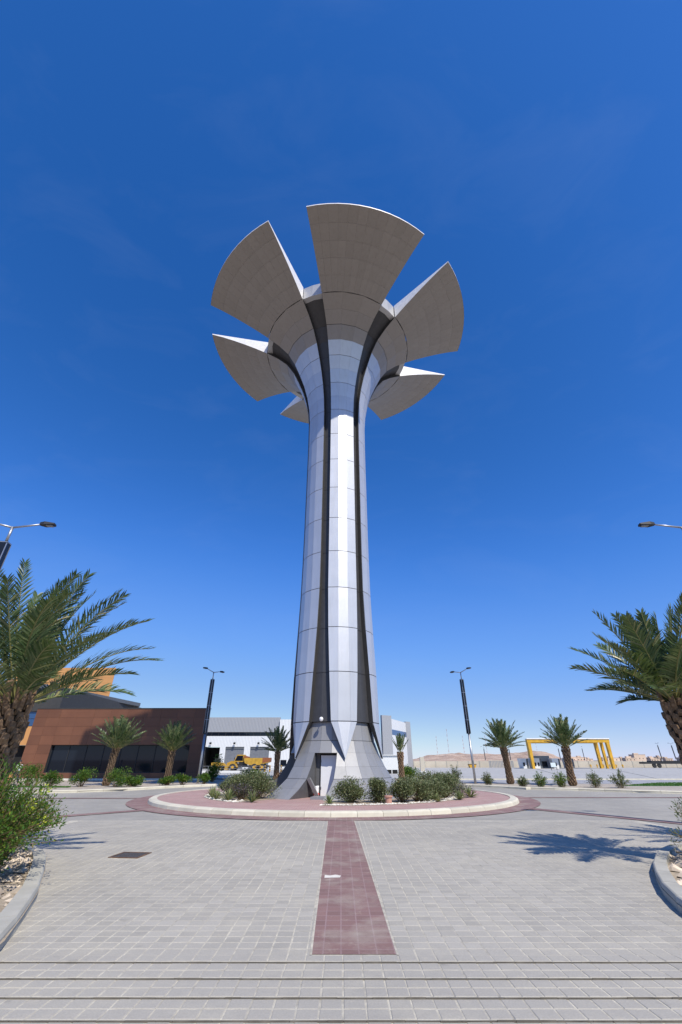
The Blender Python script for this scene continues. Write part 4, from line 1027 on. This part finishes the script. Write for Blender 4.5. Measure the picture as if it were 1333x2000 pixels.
# receding end wall to the right
mb = MB(); mb.prism([(37.2, 9), (42.9, 23), (42.4, 23.2), (36.7, 9)], 0, 11.3); mb.build('end_wall', 'corrugated_white', hall)
mb = MB(); mb.prism([(34.6, 7.0), (37.25, 8.6), (36.9, 9.2), (34.3, 7.6)], 0, 12.0); mb.build('pilaster', 'corrugated_grey', hall)
mb = MB(); mb.prism([(42.85, 22.8), (44.3, 23.6), (44.0, 25), (42.5, 24)], 0, 11.6); mb.build('pilaster', 'corrugated_grey', hall)
mb = MB(); mb.prism([(37.30, 9.1), (42.97, 23.02), (42.9, 23.1), (37.2, 9.1)], 7.6, 8.8); mb.build('window_band', 'blue_glass', hall)
onebox('roof', 'roof_grey', hall, -13.9, 31.5, .4, 20, 10.2, 10.3)
# ancillary white store to the right of the tower
st = thing('white_store', 'low white corrugated store building behind the young palm', 'building', (9, 78, 0))
mb = MB(); mb.box(-4.2, .6, 0, 6, .55, 2.5); mb.box(-4.2, -3.9, 0, 6, 0, .55); mb.box(.3, .6, 0, 6, 0, .55); mb.build('wall', 'hall_white', st)
onebox('vent_strip', 'dark_void', st, -3.9, .3, .1, 5.9, .0, .55)
onebox('roof', 'hall_white', st, -4.4, .8, -.2, 6.2, 2.5, 2.6)
for k in range(5): onebox('vent_post', 'hall_white', st, -3.9 + k * .95, -3.78 + k * .95, .0, .1, 0, .55)

# ================================================================== DUMP TRUCK, LOADER, BOLLARDS, RAIL
def wheel(parent, x, y, z, r, w, rim='yellow_paint'):
    mb = MB(); mb.tube([(x, y - w / 2, z), (x, y - w / 2 + .06, z), (x, y + w / 2 - .06, z), (x, y + w / 2, z)], [r * .9, r, r, r * .9], 18); o = mb.build('tyre', 'rubber', parent)
    mb = MB(); mb.tube([(x, y - w / 2 - .02, z), (x, y - w / 2 + .1, z)], [r * .45, r * .5], 12); mb.build('rim', rim, o)
tr = thing('dump_truck', 'yellow articulated dump truck with rust stained tipping body', 'truck', (-19.0, 102, 0))
def prof(name, mat, pts, y0, y1, parent):
    mb = MB(); mb.hexa([(x, y1, z) for x, z in pts], [(x, y0, z) for x, z in pts]); return mb.build(name, mat, parent)
prof('bonnet', 'truck_yellow', [(-4.3, .75), (-2.7, .75), (-2.7, 1.75), (-3.5, 1.7), (-4.4, 1.35)], -1.1, 1.1, tr)
prof('cab', 'truck_yellow', [(-3.1, 1.55), (-1.0, 1.55), (-1.0, 2.75), (-1.1, 2.85), (-2.5, 2.85)], -.9, .9, tr)
prof('cab_glass', 'tinted_glass', [(-2.85, 1.75), (-1.25, 1.75), (-1.25, 2.65), (-2.42, 2.65)], -.93, .93, tr)
prof('fender', 'truck_yellow', [(-4.0, .7), (-3.8, 1.25), (-2.5, 1.25), (-2.1, .6), (-2.3, .6), (-2.65, 1.1), (-3.65, 1.1), (-3.85, .7)], -1.35, 1.35, tr)
prof('chassis', 'black_paint', [(-2.4, .6), (4.2, .6), (4.2, .95), (-2.4, .95)], -.5, .5, tr)
prof('hitch', 'black_paint', [(-2.0, .8), (-.5, .8), (-.5, 1.9), (-2.0, 1.6)], -.8, .8, tr)
bd = prof('tipping_body', 'truck_yellow', [(-.9, 1.9), (-.7, 1.35), (.2, 1.0), (2.6, 1.0), (3.4, 1.3), (4.3, 1.5), (4.35, 2.25), (-.9, 2.25)], -1.35, 1.35, tr)
prof('rust_panel', 'rust', [(2.9, 1.35), (4.35, 1.6), (4.37, 2.3), (2.9, 2.3)], -1.38, 1.38, bd)
prof('headboard', 'rust', [(-1.0, 2.2), (-.2, 2.2), (-.2, 2.45), (-1.0, 2.65)], -1.3, 1.3, bd)
for x in (-3.1, 1.3, 2.9): 
    for y in (-1.2, 1.2): wheel(tr, x, y, .62, .62, .5)
onebox('mirror', 'black_paint', tr, -2.95, -2.85, -1.3, -1.2, 1.9, 2.35)
ld = thing('wheel_loader', 'small yellow loader parked nose to the dump truck', 'loader', (-25.2, 101, 0))
prof('body', 'truck_yellow', [(-1.2, .6), (1.0, .6), (1.0, 1.3), (.2, 1.5), (-1.2, 1.4)], -.8, .8, ld); prof('cab', 'black_paint', [(-.7, 1.4), (.4, 1.4), (.3, 2.2), (-.6, 2.2)], -.6, .6, ld)
prof('arm', 'truck_yellow', [(.8, 1.1), (1.8, .7), (1.85, .9), (.9, 1.45)], -.6, .6, ld); prof('bucket', 'truck_yellow', [(1.6, .2), (2.2, .15), (2.25, .9), (1.7, .95)], -1.0, 1.0, ld)
for x in (-.7, .8):
    for y in (-.85, .85): wheel(ld, x, y, .45, .45, .35)
bl = thing('bollard', '', 'bollard', (-15.6, 90, 0), 0, 'striped bollards before the hall')
for k in range(6):
    mb = MB(); mb.tube([(0, 0, k * .19), (0, 0, (k + 1) * .19)], .13, 10, cap=(k == 5)); mb.build('stripe', 'yellow_paint' if k % 2 else 'black_paint', bl)
for i, x in enumerate((-15.6, -14.7, -13.8, -12.95, -10.9, -9.95)):
    o = bl if i == 0 else copy_tree(bl); o.location = (x, 90, -.1); tag(o, 'yellow and black striped bollard in front of the white hall', 'bollard', 'striped bollards before the hall')
lw = thing('railing', 'low white wall with grey metal railing in front of the dump truck', 'railing', (-16.5, 84, 0))
onebox('base_wall', 'hall_white', lw, -8, 2.6, 0, .25, -.05, .30)
for z in (.62, .95): onebox('rail', 'galvanised', lw, -8, 7.2, .08, .13, z, z + .05)
for k in range(9): onebox('post', 'galvanised', lw, -8 + k * 1.88, -7.94 + k * 1.88, .07, .14, .3 if k < 6 else -.05, 1.0)

# ================================================================== YARD, GATE, WALL ON THE RIGHT
mb = MB(); mb.poly([(9, 51.5, .12), (90, 51.5, .12), (140, 134, .12), (14, 134, .12)]); yard = struct('concrete_yard', mb, 'yard_concrete')
mb = MB(); mb.box(9, 90, 51.2, 51.5, 0, .22); struct('yard_edge', mb, 'kerb_cream', yard)
for x in (24, 33, 42): 
    mb = MB(); mb.poly([(x, 51.6, .126), (x + .10, 51.6, .126), (x * 2.1 + .2, 130, .126), (x * 2.1, 130, .126)]); struct('yard_joint', mb, 'joint_dark', yard)
mb = MB(); mb.poly([(8.5, 44.5, .108), (45, 41.0, .108), (90, 51.2, .108), (9, 51.2, .108)]); struct('gravel_bed', mb, 'gravel_bed')
mb = MB(); mb.poly([(-70, 58, .02), (9, 58, .02), (14, 134, .02), (-70, 134, .02)]); struct('hall_yard', mb, 'yard_concrete')
gt = thing('entrance_gate', 'yellow steel portal gate with white roof edge over the yard entrance', 'gate', (54.6, 116, .12))
for k, y in enumerate((0, 2.7, 5.4)):
    for sg, xb in ((-1, -9.3 + k * .95), (1, 9.5)):
        xt = sg * 9.45 + (k * .95 if sg < 0 else 0); mb = MB(); w = .38 if k != 1 else .30
        mb.hexa([(xb - w, y - w, -.05), (xb + w * .4, y - w, -.05), (xb + w * .4, y + w, -.05), (xb - w, y + w, -.05)], [(xt - w, y - w, 5.7), (xt + w, y - w, 5.7), (xt + w, y + w, 5.7), (xt - w, y + w, 5.7)]); mb.build('leg', 'yellow_paint', gt)
onebox('beam', 'yellow_paint', gt, -9.9, 9.9, -.4, .4, 5.4, 6.1); onebox('beam', 'yellow_paint', gt, -7.9, 9.9, 5.05, 5.75, 5.4, 6.1)
mb = MB(); mb.prism([(-9.95, -.55), (9.95, -.55), (9.95, 5.95), (-7.95, 5.95)], 6.1, 6.32); mb.build('roof_edge', 'white_metal', gt)
bo = [(44.3, 1.2, 2.1), (47.2, 1.9, 2.15), (52.0, 1.3, 2.1), (55.3, 1.3, 2.15)]
for i, (x, w, h) in enumerate(bo):
    t = thing('gate_booth', ['white booth at the outer leg of the yellow gate', 'wide white booth with two dark windows inside the yellow gate', 'narrow booth with slanted grey side half hidden by the gate palm', 'narrow booth with tall pale side beside the gate palm trunk'][i], 'booth', (x, 119, .12))
    mb = MB(); mb.hexa([(-w / 2, 0, 0), (w / 2 - .1, 0, 0), (w / 2 - .1, 2, 0), (-w / 2, 2, 0)], [(-w / 2 - .25, 0, h), (w / 2, 0, h), (w / 2, 2, h), (-w / 2 - .25, 2, h)]); mb.build('wall', 'hall_white', t)
    onebox('window', 'tinted_glass', t, -w / 4, -w / 4 + .42, -.04, 0, .5, 1.25)
    if w > 1.5: onebox('window', 'tinted_glass', t, .35, .75, -.04, 0, .5, 1.25)
    onebox('side_panel', 'roof_grey', t, w / 2, w / 2 + .5, .2, 1.8, 0, h * .98)
t = thing('grey_kiosk', 'dark grey flat roofed kiosk behind the white gate booths', 'kiosk', (49.9, 122, .12)); onebox('wall', 'hall_grey', t, -2.0, 2.0, 0, 3, 0, 2.7); onebox('window', 'tinted_glass', t, -.8, 1.2, -.05, 0, .3, 1.5)
t = thing('notice_board', 'small pale blue notice board on a black stand', 'sign', (42.2, 98, .12)); onebox('board', 'shirt', t, -.5, .5, 0, .05, .55, 1.3); onebox('stand', 'black_paint', t, -.65, .65, -.02, .07, .40, .5); onebox('post', 'black_paint', t, -.6, -.5, 0, .06, 0, .4); onebox('post', 'black_paint', t, .5, .6, 0, .06, 0, .4)
wl_ = thing('boundary_wall', 'long beige panelled boundary wall at the back of the yard', 'wall', (20, 135, 0))
nb = 28
for k in range(nb):
    x = k * 3.0; onebox('wall_panel', 'wall_beige', wl_, x + .1, x + 2.9, 0, .15, -.05, 1.62 - .004 * (k % 3)); onebox('post', 'concrete', wl_, x - .1, x + .1, -.06, .21, -.05, 1.7)
sc_ = thing('slatted_screen', 'dark slatted screen standing against the beige boundary wall', 'screen', (40, 133, .1))
for k in range(17): onebox('slat', 'hall_grey', sc_, k * .40, k * .40 + .2, 0, .1, 0, 1.6)
onebox('top_rail', 'wall_beige', sc_, -.1, 6.9, -.05, .15, 1.6, 1.72)
t = thing('skip_bin', 'yellow and black skip bin in front of the boundary wall', 'bin', (35.0, 131, .12)); prof('tub', 'yellow_paint', [(-.7, 0), (.7, 0), (1.0, .75), (-1.0, .75)], 0, 1.3, t); onebox('rim', 'black_paint', t, -1.05, 1.05, -.05, 1.35, .75, .85)
for i, x in enumerate((66.3, 68, 69.7, 71.4, 73.1, 74.8)):
    mb = MB(); mb.tube([(0, 0, 0), (0, 0, .8)], .14, 8); mb.box(-.3, .3, -.06, .06, .5, .62); o = mb.build('yellow_post', 'yellow_paint'); o.location = (x, 131, .1); tag(o, 'short yellow barrier post in a row beyond the gate', 'post', 'yellow barrier posts beyond the gate')
t = thing('parked_trailer', 'long dark flatbed trailer parked beside the boundary wall', 'trailer', (88, 128, .12)); onebox('deck', 'black_paint', t, -9, 14, 0, 2.4, .9, 1.35); onebox('load', 'black_paint', t, -7, 12, .2, 2.2, 1.35, 1.6)
for x in (-6.5, -5.2, 3, 4.3, 10, 11.3): wheel(t, x, .3, .52, .52, .4, 'black_paint')
t = thing('wall_stub', 'free standing beige wall pier with white foot at the yard corner', 'wall', (13.9, 84, .12)); onebox('pier', 'wall_beige', t, -.35, .35, 0, .5, .12, 2.2); onebox('foot', 'white_metal', t, -.5, .5, -.15, .65, -.05, .12)

# ================================================================== HILLS, MASTS, TOWN
def hillh(x):
    P = [(70, 0), (84, 2.5), (116, 8.5), (131, 9.8), (150, 9.4), (172, 9.6), (195, 9.2), (211, 10.6), (230, 12.0), (249, 11.8), (258, 10.0), (266, 5.2), (290, 1.6), (330, .2), (340, 0)]
    for (a, b_), (c, d) in zip(P, P[1:]):
        if a <= x <= c: return b_ + (d - b_) * (x - a) / (c - a)
    return 0
rng = random.Random(5); mb = MB(); NX, NY = 110, 16
from mathutils import noise as mnoise
grid = []
for j in range(NY + 1):
    rowv = []
    for i in range(NX + 1):
        x = 60 + 290 * i / NX; f = j / NY; y = 520 + 240 * f
        ridge = min(1, (f / .55)) ** .8 if f < .55 else max(0, 1 - (f - .55) / .45)
        h = hillh(x * 600 / y + (0)) * ridge * 1.02 * (y / 650)
        h += (mnoise.noise(Vector((x * .05, y * .05, 3))) * 2.2 + mnoise.noise(Vector((x * .16, y * .12, 9))) * .9) * min(1, h / 4)
        mb.v.append((x, y, max(-.5, h - .1))); rowv.append(len(mb.v) - 1)
    grid.append(rowv)
for j in range(NY):
    for i in range(NX): mb.f.append((grid[j][i], grid[j][i + 1], grid[j + 1][i + 1], grid[j + 1][i])); mb.mi.append(0)
struct('hill', mb, 'hill_rock')
for i, (x, zt, lab) in enumerate([(119, 28.5, 'faint red and white radio mast on the low left end of the hill'), (133, 36.5, 'tallest red and white radio mast on the hill'), (152, 29, 'slim radio mast behind the lamp post on the hill'), (180, 29, 'red and white radio mast left of the first verge palm'), (242, 24, 'short lattice mast on the hill behind the gate')]):
    t = thing('radio_mast', lab, 'mast', (x * 1.1, 660, 8)); n = 10; H_ = (zt - 8) * 1.1
    for k in range(n):
        mb = MB(); z0, z1 = H_ * k / n, H_ * (k + 1) / n; w = .5 * (1 - .55 * k / n)
        for a, b_ in ((-1, -1), (1, -1), (0, 1)): mb.tube([(a * w, b_ * w, z0), (a * w * .96, b_ * w * .96, z1)], .05, 4)
        mb.tube([(-w, -w, z0), (w, -w, z1)], .035, 4); mb.tube([(w, -w, z0), (0, w, z1)], .035, 4); mb.tube([(0, w, z0), (-w, -w, z1)], .035, 4)
        mb.build('mast_section', 'mast_red' if k % 2 else 'mast_white', t)
rng = random.Random(77)
for k in range(46):
    x = rng.uniform(300, 640); y = rng.uniform(640, 800); w, d, h = rng.uniform(7, 16), rng.uniform(8, 14), rng.uniform(2.6, 6.2)
    if k == 0: x, y, w, h = 418, 690, 16, 8.5
    t = thing('house', 'small sand coloured flat roofed house in the distant town' if k else 'largest sand coloured house in the distant town', 'house', (x, y, -.03), 0, 'houses of the distant town' if k else None)
    onebox('wall', 'house_sand', t, -w / 2, w / 2, -d / 2, d / 2, 0, h); onebox('roof_parapet', 'house_sand', t, -w / 2 - .2, w / 2 + .2, -d / 2 - .2, d / 2 + .2, h, h + .4)
    onebox('roof_room', 'house_sand', t, -w * .3, w * .1, -2, 2, h + .4, h + 2)
    for q in range(3): onebox('window', 'tinted_glass', t, -w * .4 + q * w * .3, -w * .4 + q * w * .3 + 1, -d / 2 - .05, -d / 2, h * .4, h * .4 + 1.2)
rng = random.Random(78)
mb = MB()
for k in range(900):
    x = rng.uniform(60, 420); y = rng.uniform(150, 330); x = max(x, y * .18)
    rock(mb, (x, y, -.05), rng.uniform(.4, 1.3), rng)
tag(mb.build('spoil_heaps', 'stone'), 'low heaps of rubble on the desert beyond the boundary wall', 'rubble', kind='stuff')
